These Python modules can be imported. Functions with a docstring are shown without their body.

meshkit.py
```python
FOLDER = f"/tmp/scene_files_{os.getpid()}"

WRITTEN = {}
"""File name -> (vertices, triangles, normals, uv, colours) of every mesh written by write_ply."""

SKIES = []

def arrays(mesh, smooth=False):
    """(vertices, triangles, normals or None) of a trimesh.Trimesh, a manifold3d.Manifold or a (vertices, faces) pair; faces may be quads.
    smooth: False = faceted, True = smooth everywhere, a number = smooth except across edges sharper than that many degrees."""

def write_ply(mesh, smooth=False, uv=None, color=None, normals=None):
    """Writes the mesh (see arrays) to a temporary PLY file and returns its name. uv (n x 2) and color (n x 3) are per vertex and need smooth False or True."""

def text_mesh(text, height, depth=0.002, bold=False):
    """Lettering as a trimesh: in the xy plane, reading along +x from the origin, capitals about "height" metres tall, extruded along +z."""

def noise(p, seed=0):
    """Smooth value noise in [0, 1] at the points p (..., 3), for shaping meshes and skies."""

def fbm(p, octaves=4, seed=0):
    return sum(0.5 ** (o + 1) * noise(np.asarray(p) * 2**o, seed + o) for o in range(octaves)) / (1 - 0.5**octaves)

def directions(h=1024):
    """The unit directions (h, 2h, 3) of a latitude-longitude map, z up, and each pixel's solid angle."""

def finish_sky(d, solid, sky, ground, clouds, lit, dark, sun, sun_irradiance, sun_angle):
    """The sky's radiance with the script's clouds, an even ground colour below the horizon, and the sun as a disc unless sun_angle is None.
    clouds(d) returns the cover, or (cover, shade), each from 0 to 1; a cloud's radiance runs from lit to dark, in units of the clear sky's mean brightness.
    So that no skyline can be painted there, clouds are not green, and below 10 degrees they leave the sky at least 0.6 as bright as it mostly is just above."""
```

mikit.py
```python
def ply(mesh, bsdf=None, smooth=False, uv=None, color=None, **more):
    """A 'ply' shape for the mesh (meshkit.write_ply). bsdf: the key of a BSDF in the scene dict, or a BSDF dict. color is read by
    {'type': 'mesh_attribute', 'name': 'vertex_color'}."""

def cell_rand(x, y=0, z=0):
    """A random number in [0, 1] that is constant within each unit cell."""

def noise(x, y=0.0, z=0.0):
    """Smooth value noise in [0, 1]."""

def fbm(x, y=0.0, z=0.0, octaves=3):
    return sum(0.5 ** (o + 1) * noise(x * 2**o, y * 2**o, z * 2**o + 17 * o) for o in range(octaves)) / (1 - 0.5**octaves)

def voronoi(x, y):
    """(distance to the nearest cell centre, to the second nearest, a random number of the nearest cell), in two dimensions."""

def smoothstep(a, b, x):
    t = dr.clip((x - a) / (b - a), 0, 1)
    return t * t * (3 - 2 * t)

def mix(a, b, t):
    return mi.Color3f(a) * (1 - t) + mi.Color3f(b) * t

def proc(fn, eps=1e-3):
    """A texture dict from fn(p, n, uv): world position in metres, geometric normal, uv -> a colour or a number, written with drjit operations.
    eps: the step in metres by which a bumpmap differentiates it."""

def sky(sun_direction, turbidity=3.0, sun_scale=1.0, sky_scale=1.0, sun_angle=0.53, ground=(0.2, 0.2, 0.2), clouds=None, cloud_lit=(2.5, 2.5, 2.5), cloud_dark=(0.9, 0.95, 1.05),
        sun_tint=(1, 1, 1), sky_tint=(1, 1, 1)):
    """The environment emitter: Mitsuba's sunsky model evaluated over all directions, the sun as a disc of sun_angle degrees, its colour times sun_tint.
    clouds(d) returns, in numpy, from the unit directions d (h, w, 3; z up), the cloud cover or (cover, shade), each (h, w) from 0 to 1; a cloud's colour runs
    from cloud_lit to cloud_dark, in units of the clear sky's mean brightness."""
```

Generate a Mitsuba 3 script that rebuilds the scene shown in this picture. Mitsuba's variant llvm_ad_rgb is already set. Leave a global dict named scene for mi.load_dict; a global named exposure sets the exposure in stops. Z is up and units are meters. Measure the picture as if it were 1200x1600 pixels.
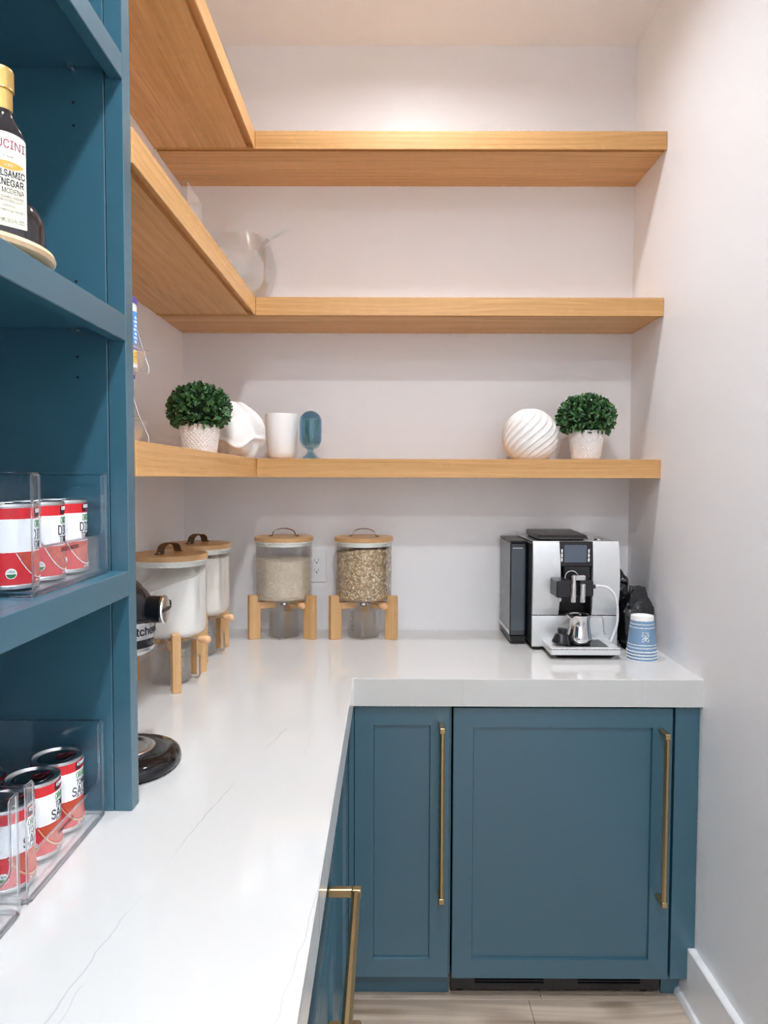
import math, numpy as np, trimesh, mitsuba as mi, drjit as dr, mikit, meshkit
import manifold3d as m3
from mikit import noise, fbm, voronoi, cell_rand, smoothstep, mix
T = mi.ScalarTransform4f
PI = math.pi
scene, labels = {}, {}

# ------------------------------------------------------------------ camera
def camera(f=1145.5, pitch=.0465, yaw=.0034, roll=.0029, H=1.4695):
    fw0 = np.array([-math.sin(yaw), math.cos(yaw), 0.0]); rt = np.array([math.cos(yaw), math.sin(yaw), 0.0]); up0 = np.array([0, 0, 1.0])
    fw = fw0 * math.cos(pitch) - up0 * math.sin(pitch)
    up = up0 * math.cos(pitch) + fw0 * math.sin(pitch)
    up_r = up * math.cos(roll) - rt * math.sin(roll)
    o = np.array([0, 0, H])
    return {'type': 'perspective', 'fov': math.degrees(2 * math.atan(600 / f)), 'fov_axis': 'x', 'near_clip': .05, 'far_clip': 30.0,
            'to_world': T().look_at(origin=o.tolist(), target=(o + fw).tolist(), up=up_r.tolist())}
scene['camera'] = camera()
exposure = 0.06
LAMP = [560.0, 578.0, 608.0]          # radiance of the recessed lamps
DEP = .022                         # how far the lens sits above the ceiling
LAMPS = [(.10, 1.97, .42), (.10, .50, .96), (.10, -.97, 1.65)]

# room (metres): x right, y away from the camera, z up
XL, XR, YB, YF, ZC, ZF = -.7364, .8795, 2.663, -1.9, 2.995, -.035
CT = .914                          # counter top
YC, XC = 2.0076, -.0899            # counter front edges
CABX, CY1, CY2 = -.4216, 1.194, 1.228

# ------------------------------------------------------------------ materials
def rgb(*c): return {'type': 'rgb', 'value': list(c)}
def srgb(r, g, b): return [((v / 255 + .055) / 1.055) ** 2.4 if v > 10 else v / 255 / 12.92 for v in (r, g, b)]
def mat(name, color, rough=.5, spec=.5, metal=0.0, coat=0.0, **kw):
    c = color if isinstance(color, dict) else rgb(*color)
    b = {'type': 'principled', 'base_color': c, 'roughness': rough, 'metallic': metal, 'specular': spec, **kw}
    if coat: b['clearcoat'] = coat; b['clearcoat_gloss'] = .95
    scene['m_' + name] = {'type': 'twosided', 'b': b}
def bump(name, color, fn, h, rough=.5, spec=.5, eps=1e-3, **kw):
    c = color if isinstance(color, dict) else rgb(*color)
    scene['m_' + name] = {'type': 'twosided', 'b': {'type': 'bumpmap', 't': mikit.proc(fn, eps), 'scale': h,
        'b': {'type': 'principled', 'base_color': c, 'roughness': rough, 'specular': spec, **kw}}}
def glass(name, tint=(1, 1, 1), refl=1.5, w=.4):
    # thin clear sheet: most of the light goes straight on, the rest through a thin dielectric whose reflection is scaled back to its full strength
    scene['m_' + name] = {'type': 'blendbsdf', 'weight': w, 'a': {'type': 'null'},
        'b': {'type': 'thindielectric', 'specular_reflectance': refl, 'specular_transmittance': rgb(*tint)}}

def wood(ax, light, dark, fine=150.0, seed=0.0):
    def fn(p, n, uv):
        q = [p.x, p.y, p.z]; a = q[ax]; b, c = [q[i] for i in range(3) if i != ax]
        w = noise(a * 2.2 + seed, b * 5, c * 5) * .03
        g = fbm(a * 3.0 + seed, (b + w) * fine, (c + w) * fine)
        s = noise(a * .9, (b + w * 1.6) * 24 + seed, (c + w * 1.6) * 24)
        pore = smoothstep(.66, .86, noise(a * 18, b * 620, c * 620))
        ray = smoothstep(.74, .9, noise(a * 60 + w * 900, b * 45, c * 45)) * .05
        return mix(light, dark, dr.clip(g * 1.0 + s * .55 - .36, 0, 1)) * (1 - .14 * pore) * (1 + ray)
    return mikit.proc(fn)
OAK_L, OAK_D = (.645, .368, .156), (.445, .224, .064)
mat('oak_x', wood(0, OAK_L, OAK_D), .42, .4)
mat('oak_y', wood(1, OAK_L, OAK_D, seed=3.0), .42, .4)
mat('bamboo_z', wood(2, (.70, .43, .20), (.52, .29, .11), 110, 7.0), .35, .5)
mat('bamboo_x', wood(0, (.66, .41, .20), (.50, .28, .11), 90, 9.0), .35, .5)
mat('light_wood', wood(1, (.80, .58, .36), (.70, .46, .25), 60, 4.0), .3, .5)
mat('peg_wood', (.78, .47, .25), .3, .6)

bump('wall', (.82, .82, .83), lambda p, n, uv: fbm(p.x * 55 + p.z * 3, p.y * 55, p.z * 55), .0007, .42, .35, 2e-3)
mat('ceiling', (.84, .83, .82), .8, .2)
mat('trim', (.82, .82, .83), .28, .5)
bump('teal', srgb(47, 88, 104), lambda p, n, uv: fbm(p.x * 160, p.y * 160, p.z * 160), .00012, .30, .9)
mat('dark_gap', (.004, .005, .006), .5)
VEINS = [([(-.352, .62), (-.3374, .8295), (-.3315, .8847), (-.3129, 1.0372), (-.3034, 1.1239), (-.27, 1.35), (-.22, 1.6)], .0011, .75, 5),
         ([(-.13, .45), (-.1117, .7207), (-.0964, .8801), (-.0892, 1.02)], .0009, .6, 9), ([(-.0892, 1.05), (-.083, 1.2), (-.10, 1.34)], .0012, .4, 14),
         ([(.205, 2.663), (.223, 2.6209), (.257, 2.3376), (.2648, 2.1159), (.27, 2.0)], .0009, .45, 6),
         ([(-.36, .5), (-.3327, .7191), (-.33, .7755)], .0009, .5, 20), ([(-.20, 1.2), (-.165, 1.42), (-.16, 1.6)], .0012, .3, 8),
         ([(.17, 2.5), (.19, 2.33), (.2, 2.15)], .0008, .25, 8), ([(.55, 2.3), (.68, 2.08), (.71, 2.0)], .001, .3, 7)]
def quartz(p, n, uv):
    wx = p.x + (fbm(p.x * 30, p.y * 30) - .5) * .009; wy = p.y
    dark = mi.Float(0)
    for pts, wid, amt, fr in VEINS:
        d = mi.Float(9)
        for (x0, y0), (x1, y1) in zip(pts[:-1], pts[1:]):
            l2 = (x1 - x0) ** 2 + (y1 - y0) ** 2
            t = dr.clip(((wx - x0) * (x1 - x0) + (wy - y0) * (y1 - y0)) / l2, 0, 1)
            d = dr.minimum(d, dr.sqrt(dr.square(wx - x0 - t * (x1 - x0)) + dr.square(wy - y0 - t * (y1 - y0))))
        br = smoothstep(.38, .62, noise(p.x * fr, p.y * fr + amt * 40, 3.0))
        dark = dr.maximum(dark, (1 - smoothstep(wid * .25, wid * 1.6, d)) * amt * br)
    cloud = fbm(p.x * 5, p.y * 3, p.z * 5) * .035
    # fine vertical veins on the apron faces
    ap = (1 - smoothstep(.0, .0016, dr.abs(p.x - .2125 + (noise(p.z * 90, 1) - .5) * .003))) * dr.select(p.z < CT - .004, 1.0, 0.0) * dr.select(p.y > 1.9, .5, 0.0)
    return mix((.600, .602, .590), (.34, .35, .37), dr.maximum(dark, ap) * .6) * (1 - cloud)
scene['m_quartz'] = {'type': 'twosided', 'b': {'type': 'principled', 'base_color': mikit.proc(quartz), 'roughness': .06, 'specular': .5}}
def plank(k):
    def fn(p, n, uv):
        w = noise(p.x * 1.7 + k * 9, p.y * 7, k) * .06
        g = fbm(p.x * 2.2 + k * 5, (p.y + w) * 85, k)
        s = fbm(p.x * 1.3 + k * 3, (p.y + w * 1.5) * 22, k + 2.0)
        knot = smoothstep(.70, .95, noise(p.x * 6 + k * 2, p.y * 26, k)) * .5
        return mix(((.60, .48, .38), (.66, .545, .44), (.55, .44, .345))[k], (.22, .155, .105), dr.clip(g * .7 + s * .75 - .45 + knot, 0, 1))
    return mikit.proc(fn)
for k in range(3): mat(f'plank_{k}', plank(k), .32, .5)

mat('brass', (.50, .375, .20), .36, .5, 1.0)
mat('chrome', (.82, .82, .82), .07, .5, 1.0)
mat('steel', (.70, .70, .71), .22, .5, 1.0)
mat('tin', (.62, .62, .63), .25, .5, 1.0)
mat('tab_red', (.42, .035, .055), .18, .5, .9)
mat('tin_dark', (.20, .21, .22), .22, .5, 1.0)
mat('silver', (.72, .735, .74), .34, .5, .55)
mat('black', (.010, .0105, .012), .32, .5)
mat('black_gloss', (.005, .0055, .007), .05, .5)
mat('black_foil', (.008, .0085, .010), .16, .9)
mat('smoke', (.016, .021, .028), .08, .6)
mat('smoke_window', (.035, .05, .065), .06, .7)
mat('screen', (.095, .12, .16), .15, .5)
mat('white', (.83, .82, .81), .4, .5)
mat('white_plastic', (.80, .81, .82), .3, .5)
mat('ceramic', (.84, .82, .80), .45, .4)
mat('ceramic_gloss', (.82, .79, .77), .22, .5)
mat('silicone', (.80, .81, .76), .5, .4)
mat('leather', (.115, .062, .026), .5, .4)
mat('ink', (.012, .014, .022), .5, .3)
mat('ink_grey', (.10, .10, .11), .5, .3)
mat('ink_green', (.03, .16, .05), .5, .3)
mat('ink_plum', (.22, .03, .08), .5, .3)
mat('paper_white', (.80, .82, .84), .35, .4)
mat('cream_label', (.66, .62, .50), .5, .3)
mat('label_red', (.56, .010, .018), .3, .5)
mat('label_red_dark', (.40, .010, .018), .3, .5)
def tomato(p, n, uv):
    d1, d2, r = voronoi(p.y * 90 + p.x * 30, p.z * 90)
    return mix((.40, .03, .02), (.56, .11, .06), r * .5 + noise(p.x * 300, p.y * 300, p.z * 300) * .4) * (.9 + .1 * smoothstep(.0, .3, d2 - d1))
mat('label_tomato', mikit.proc(tomato), .3, .5)
mat('label_sauce', (.46, .055, .02), .3, .5)
mat('bowl_tan', (.62, .34, .16), .3, .5)
mat('gold', (.70, .47, .16), .28, .5, .85)
mat('ochre', (.60, .33, .06), .5, .4)
mat('dark_glass', (.010, .007, .009), .05, .7)
mat('rubber', (.02, .02, .02), .7, .2)
mat('purple', (.10, .07, .32), .35, .5)
mat('sky_blue', (.07, .28, .72), .35, .5)
mat('sugar_yellow', (.75, .50, .12), .4, .4)
mat('lemon', (.72, .62, .35), .4, .4)
mat('flour', (.86, .85, .81), .9, .1)
mat('flour_rough', mikit.proc(lambda p, n, uv: mix((.80, .76, .70), (.62, .57, .50), smoothstep(.55, .8, noise(p.x * 420, p.y * 420, p.z * 420)) * smoothstep(1.16, 1.235, p.z + (noise(p.x * 40, p.y * 40, p.z * 30) - .5) * .07))), .9, .1)
mat('cup_blue', (.175, .285, .43), .5, .3)
mat('rice_core', (.62, .53, .41), .8, .2)
mat('oat_core', (.36, .26, .15), .8, .2)
mat('rice', {'type': 'mesh_attribute', 'name': 'vertex_color'}, .55, .3)
mat('leaf', {'type': 'mesh_attribute', 'name': 'vertex_color'}, .38, .5)
mat('match', (.72, .72, .60), .7, .2)
mat('match_tip', (.82, .84, .78), .6, .2)
mat('twig', (.10, .06, .03), .8, .2)
glass('glass'); glass('acrylic', (.97, .985, 1.0))
glass('glass_grey', (.74, .76, .78), 1.6, .5)
glass('blue_glass', (.22, .50, .64), 1.4, .6)
def solid_glass(name, w, tint, refl=1.0):
    # solid clear glass; part of the light passes without being bent, which keeps what stands inside lit
    scene['m_' + name] = {'type': 'blendbsdf', 'weight': w, 'a': {'type': 'null'}, 'b': {'type': 'dielectric', 'int_ior': 1.48, 'specular_transmittance': rgb(*tint), 'specular_reflectance': refl}}
solid_glass('clear_glass', .42, (.91, .925, .93), 1.15)
solid_glass('jar_glass', .32, (.94, .95, .96), 1.3)
scene['m_glass_rim'] = {'type': 'dielectric', 'int_ior': 1.5, 'specular_transmittance': rgb(.92, .95, .97)}
scene['m_zip_film'] = {'type': 'blendbsdf', 'weight': .3, 'a': {'type': 'null'}, 'b': {'type': 'principled', 'base_color': rgb(.78, .80, .86), 'roughness': .2, 'specular': .5}}

# ------------------------------------------------------------------ helpers
def orient(m):
    if m.volume < 0: m.invert()
    return m
def tm(man):
    x = man.to_mesh(); return trimesh.Trimesh(np.array(x.vert_properties[:, :3]), np.array(x.tri_verts), process=False)
def cat(ms): return trimesh.util.concatenate([tm(m) if isinstance(m, m3.Manifold) else m for m in ms])
def boxm(lo, hi):
    lo, hi = np.array(lo, float), np.array(hi, float)
    return m3.Manifold.cube((hi - lo).tolist()).translate(lo.tolist())
def cbox(lo, hi, c=.002):
    """box with chamfered edges"""
    lo, hi = np.minimum(lo, hi).astype(float), np.maximum(lo, hi).astype(float)
    c = min(c, .45 * float((hi - lo).min())); pts = []
    for i in range(8):
        s = [(i >> k) & 1 for k in range(3)]
        base = np.array([hi[k] if s[k] else lo[k] for k in range(3)])
        for k in range(3):
            q = base.copy()
            for j in range(3):
                if j != k: q[j] += -c if s[j] else c
            pts.append(q)
    return m3.Manifold.hull_points(np.array(pts))
def rbox(lo, hi, r, n=6):
    lo, hi = np.array(lo, float) + r, np.array(hi, float) - r
    return m3.Manifold.batch_hull([m3.Manifold.sphere(r, 4 * n).translate([(lo, hi)[(i >> k) & 1][k] for k in range(3)]) for i in range(8)])
def hull(pts): return m3.Manifold.hull_points(np.array(pts, float))
def lathe(prof, n=48, center=(0, 0, 0), fn=None):
    """closed solid of revolution round z; prof: (r, z) from the bottom centre to the top centre (or back inside); fn(theta, r, z) -> r, z"""
    prof = [(max(r, 0.0), z) for r, z in prof]; V, rows = [], []
    th = np.arange(n) * 2 * PI / n
    for r, z in prof:
        if r < 1e-7: rows.append([len(V)] * n); V.append((0, 0, z)); continue
        rr, zz = (np.full(n, r), np.full(n, z)) if fn is None else fn(th, r, z)
        rows.append(list(range(len(V), len(V) + n))); V += list(zip(rr * np.cos(th), rr * np.sin(th), zz * np.ones(n)))
    F = []
    for a, b in zip(rows[:-1], rows[1:]):
        for i in range(n):
            j = (i + 1) % n
            if a[i] != a[j]: F.append((a[i], a[j], b[j] if b[i] != b[j] else b[i]))
            if b[i] != b[j]: F.append((a[i], b[j], b[i]))
    m = trimesh.Trimesh(np.array(V, float), F, process=False)
    return orient(m).apply_translation(center)
def tube(pts, r, n=8, caps=True, closed=False):
    p = np.array(pts, float); k = len(p)
    t = (np.roll(p, -1, 0) - np.roll(p, 1, 0)) if closed else np.gradient(p, axis=0)
    t /= np.linalg.norm(t, axis=1, keepdims=True) + 1e-12
    u = np.cross(t[0], [0, 0, 1.0] if abs(t[0][2]) < .9 else [1.0, 0, 0]); u /= np.linalg.norm(u); V = []
    rr = np.broadcast_to(r, (k,)); th = np.arange(n) * 2 * PI / n
    for i in range(k):
        u = u - t[i] * (u @ t[i]); u /= np.linalg.norm(u); w = np.cross(t[i], u)
        V.append(p[i] + rr[i] * (np.cos(th)[:, None] * u + np.sin(th)[:, None] * w))
    V = np.vstack(V); F = []
    for i in range(k if closed else k - 1):
        a, b = i * n, ((i + 1) % k) * n
        for j in range(n):
            l = (j + 1) % n; F += [(a + j, a + l, b + l), (a + j, b + l, b + j)]
    if not closed and caps:
        V = np.vstack([V, p[:1], p[-1:]]); e = (k - 1) * n
        for j in range(n):
            l = (j + 1) % n; F += [(k * n, l, j), (k * n + 1, e + j, e + l)]
    return orient(trimesh.Trimesh(V, F, process=False))
def arc(c, r, a0, a1, n=16, z=0.0, plane='xy'):
    a = np.linspace(a0, a1, n); u, v = r * np.cos(a), r * np.sin(a); o = np.zeros(n) + z
    return np.array(c) + np.stack({'xy': (u, v, o), 'xz': (u, o, v), 'yz': (o, u, v)}[plane], 1)
def spline(pts, n=24):
    from scipy.interpolate import CubicSpline
    p = np.array(pts, float); d = np.r_[0, np.cumsum(np.linalg.norm(np.diff(p, axis=0), axis=1))]
    return CubicSpline(d, p)(np.linspace(0, d[-1], n))
def prism(poly, h, axis='z'):
    """polygon (2D points) extruded by h; axis 'z': (x, y) up z; 'x': points are (y, z), along x; 'y': points are (x, z), along y"""
    m = tm(m3.Manifold.extrude(m3.CrossSection([np.array(poly, float)], m3.FillRule.NonZero), h))
    v = m.vertices.copy()
    if axis == 'x': m.vertices = np.stack([v[:, 2], v[:, 0], v[:, 1]], 1)
    if axis == 'y': m.vertices = np.stack([v[:, 0], v[:, 2], v[:, 1]], 1)
    return orient(m)
def patch(r, a0, a1, z0, z1, n=None, thick=.0004):
    """curved label patch lying on a cylinder of radius r round z"""
    n = n or max(3, int(abs(a1 - a0) / .12) + 2); th = np.linspace(a0, a1, n); V = []
    for rr in (r, r + thick):
        for z in (z0, z1): V += list(np.stack([rr * np.cos(th), rr * np.sin(th), np.full(n, z)], 1))
    F = []; idx = lambda s, i: s * n + i
    def quad(a, b, c, d): F.extend([(a, b, c), (a, c, d)])
    for i in range(n - 1):
        quad(idx(2, i), idx(2, i + 1), idx(3, i + 1), idx(3, i)); quad(idx(1, i), idx(1, i + 1), idx(0, i + 1), idx(0, i))
        quad(idx(3, i), idx(3, i + 1), idx(1, i + 1), idx(1, i)); quad(idx(0, i), idx(0, i + 1), idx(2, i + 1), idx(2, i))
    quad(idx(0, 0), idx(2, 0), idx(3, 0), idx(1, 0)); quad(idx(1, n - 1), idx(3, n - 1), idx(2, n - 1), idx(0, n - 1))
    return trimesh.Trimesh(V, F, process=False)
def text2(s, h, sx=1.0, bold=False, center=True, depth=.0003, width=None):
    m = meshkit.text_mesh(s, h, depth, bold); v = m.vertices.copy()
    x0, x1 = v[:, 0].min(), v[:, 0].max()
    if width: sx = width / (x1 - x0)
    v[:, 0] = (v[:, 0] - (x0 + x1) / 2 * center) * sx; m.vertices = v; return m
def bend(m, r, ang=0.0, z=0.0):
    """text in the xy plane -> on a cylinder round z, centred on angle ang, baseline at z"""
    v = m.vertices.copy(); a = ang + v[:, 0] / r; rr = r + v[:, 2]
    m.vertices = np.stack([rr * np.cos(a), rr * np.sin(a), z + v[:, 1]], 1); return m
def place2(m, o, ex, ey):
    """a flat mesh of the xy plane placed with its axes along ex, ey"""
    ex, ey = np.array(ex, float), np.array(ey, float); ez = np.cross(ex, ey); v = m.vertices
    m.vertices = np.array(o, float) + v[:, :1] * ex + v[:, 1:2] * ey + v[:, 2:] * ez; return m
def rotz(m, a, o=(0, 0, 0)):
    m = m if isinstance(m, trimesh.Trimesh) else tm(m)
    m.apply_transform(trimesh.transformations.rotation_matrix(a, [0, 0, 1], o)); return m

def fresh(key):
    if key not in scene and key not in labels: return key
    k = 1
    while f'{key}_{k:03d}' in scene or f'{key}_{k:03d}' in labels: k += 1
    return f'{key}_{k:03d}'
def thing(name, label, cat_, group=None, kind=None):
    key = fresh(name); labels[key] = {'label': label, 'category': cat_}
    if group: labels[key]['group'] = group
    if kind: labels[key]['kind'] = kind
    return key
def part(parent, name, mesh, m, smooth=30, to=None, label=None, kind=None, color=None):
    key = fresh(f'{parent}__{name}')
    if not isinstance(mesh, dict): mesh = mikit.ply(mesh, 'm_' + m, smooth=smooth, color=color)
    scene[key] = {**mesh, 'to_world': to} if to is not None else dict(mesh)
    if label or kind: labels[key] = {**({'label': label} if label else {}), **({'kind': kind} if kind else {})}
    return key
def single(name, mesh, m, label, cat_, group=None, kind=None, smooth=30, to=None, color=None):
    key = thing(name, label, cat_, group, kind)
    scene[key] = mikit.ply(mesh, 'm_' + m, smooth=smooth, color=color)
    if to is not None: scene[key]['to_world'] = to
    return key
def struct(name, mesh, m, label, cat_, smooth=30):
    scene[name] = mikit.ply(mesh, 'm_' + m, smooth=smooth); labels[name] = {'label': label, 'category': cat_, 'kind': 'structure'}
def kit(parts):
    """parts: list of (name, mesh, material[, smooth, extra]) -> list with ply dicts made once, for copies"""
    return [(p[0], mikit.ply(p[1], 'm_' + p[2], smooth=p[3] if len(p) > 3 else 30), p[4] if len(p) > 4 else None) for p in parts]
def stamp(key, k, to):
    for name, d, lab in k: part(key + (f'__{name.rpartition("__")[0]}' if '__' in name else ''), name.rpartition('__')[2], d, None, to=to, label=lab)
def move(x, y, z, a=0.0): return T().translate([x, y, z]).rotate([0, 0, 1], math.degrees(a))

# ------------------------------------------------------------------ room shell
W = .1
struct('wall_back', tm(boxm((XL - W, YB, ZF), (XR + W, YB + W, ZC))), 'wall', 'white painted back wall behind the oak shelves and the coffee corner', 'wall')
struct('wall_left', tm(boxm((XL - W, YF, ZF), (XL, YB, ZC))), 'wall', 'white painted wall behind the blue cabinet and the side shelves', 'wall')
struct('wall_right', tm(boxm((XR, YF, ZF), (XR + W, YB, ZC))), 'wall', 'bare white painted wall beside the coffee machine', 'wall')
struct('wall_front', tm(boxm((XL - W, YF - W, ZF), (XR + W, YF, ZC))), 'wall', 'white painted wall at the pantry entrance', 'wall')
def cyl(x, y, z0, z1, r, n=48): return m3.Manifold.cylinder(z1 - z0, r, r, n).translate([x, y, z0])
ceil_m = boxm((XL - W, YF - W, ZC), (XR + W, YB + W, ZC + W))
for lx, ly, k in LAMPS: ceil_m = ceil_m - cyl(lx, ly, ZC - .01, ZC + .2, .0785)
struct('ceiling', tm(ceil_m), 'ceiling', 'flat white painted ceiling above the top oak shelf', 'ceiling')
struct('floor', tm(boxm((XL - W, YF - W, ZF - .1), (XR + W, YB, ZF - .0065))), 'dark_gap', 'grey brown wood plank floor in front of the blue base cabinets', 'floor')
rng = np.random.default_rng(4)
x_rows, k = [], 0
y = YF
while y < 2.2:
    y1 = min(y + .152, 2.2); x = -.16 - rng.uniform(0, .6)
    while x < XR - .02:
        x1 = x + rng.uniform(.9, 1.3); a, b = max(x, -.16), min(x1, XR - .02)
        if b - a > .03: part('floor', 'plank', cbox((a + .0006, y + .0006, ZF - .006), (b - .0006, y1 - .0006, ZF), .0006), f'plank_{int(rng.integers(3))}')
        x = x1
    y = y1
# baseboard on the right wall, with its shoe strip
struct('baseboard_right', prism([(XR, ZF), (XR - .020, ZF), (XR - .020, .1335), (XR - .0165, .1365), (XR, .1365)][::-1], 2.10 - YF, 'y').apply_translation((0, YF, 0)), 'trim', 'tall white baseboard running along the bare wall', 'baseboard')
part('baseboard_right', 'shoe_strip', prism([(XR - .020, ZF), (XR - .0345, ZF), (XR - .0345, ZF + .010), (XR - .029, ZF + .019), (XR - .020, ZF + .021)][::-1], 2.10 - YF, 'y').apply_translation((0, YF, 0)), 'trim')

# recessed lamps
for i, (lx, ly, k) in enumerate(LAMPS):
    key = thing('ceiling_light', ['round recessed ceiling lamp above the counter corner', 'round recessed ceiling lamp above the tall cabinet', 'round recessed ceiling lamp near the pantry entrance'][i], 'ceiling light', kind='thing')
    part(key, 'trim_ring', lathe([(.074, -.001), (.095, -.006), (.098, .0), (.074, .0)] + [(.074, -.001)], 40, (lx, ly, ZC)), 'trim')
    part(key, 'baffle', lathe([(.0745, 0), (.078, 0), (.078, .09), (0, .09), (0, .072), (.0745, .072), (.0745, 0)], 48, (lx, ly, ZC)), 'trim', 40)
    d = mikit.ply(trimesh.Trimesh(*(lambda t: (np.vstack([np.stack([.07 * np.cos(t), .07 * np.sin(t), 0 * t], 1), [[0, 0, 0]]]) + [lx, ly, ZC + DEP], [(i, 32, (i + 1) % 32) for i in range(32)]))(np.arange(32) * 2 * PI / 32), process=False), 'm_white')
    d['emitter'] = {'type': 'area', 'radiance': rgb(*[c * k for c in LAMP])}
    scene[key + '__lens'] = d

# ------------------------------------------------------------------ counter
slab = m3.Manifold.extrude(m3.CrossSection([np.array([(XL, -1.2), (XC, -1.2), (XC, YC), (XR, YC), (XR, YB), (XL, YB)])], m3.FillRule.NonZero), .03).translate([0, 0, CT - .03])
ap = m3.Manifold.extrude(m3.CrossSection([np.array([(XC - .03, -1.2), (XC, -1.2), (XC, YC), (XR, YC), (XR, YC + .03), (XC - .03, YC + .03)])], m3.FillRule.NonZero), .0775).translate([0, 0, CT - .0775])
def edge_cut(a, b, nrm):      # a small chamfer along the counter's visible top edges
    a, b, nrm = np.array(a, float), np.array(b, float), np.array(nrm, float); c = .0018; e = .01
    P = [a + nrm * e + [0, 0, -c - 0], a + nrm * e + [0, 0, e], a - nrm * c + [0, 0, e], a - nrm * c, a + [0, 0, -c]]
    return hull(P + [p + (b - a) for p in P])
cnt = (slab + ap) - edge_cut((XC, -1.3, CT), (XC, YC + .01, CT), (1, 0, 0)) - edge_cut((XC - .005, YC, CT), (XR + .1, YC, CT), (0, -1, 0))
single('countertop', cnt, 'quartz', 'glossy white quartz countertop with thin grey veins wrapping the corner', 'countertop')

# ------------------------------------------------------------------ tall open cabinet standing on the counter
cab = thing('tall_cabinet', 'tall dark teal open shelf cabinet standing on the white counter', 'cabinet')
CY0 = .30
part(cab, 'side_panel', tm(cbox((XL + .002, CY1, CT), (CABX - .0305, CY2, ZC), .0012)), 'teal')
part(cab, 'side_panel', tm(cbox((XL + .002, CY0 - .034, CT), (CABX - .0305, CY0, ZC), .0012)), 'teal')
part(cab, 'face_stile', tm(cbox((CABX - .0295, CY1, CT), (CABX, CY2, ZC), .0012)), 'teal')
part(cab, 'face_stile', tm(cbox((CABX - .0295, CY0 - .034, CT), (CABX, CY0, ZC), .0012)), 'teal')
part(cab, 'back_panel', tm(boxm((XL + .002, CY0, CT), (XL + .010, CY1, ZC))), 'teal')
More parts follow.
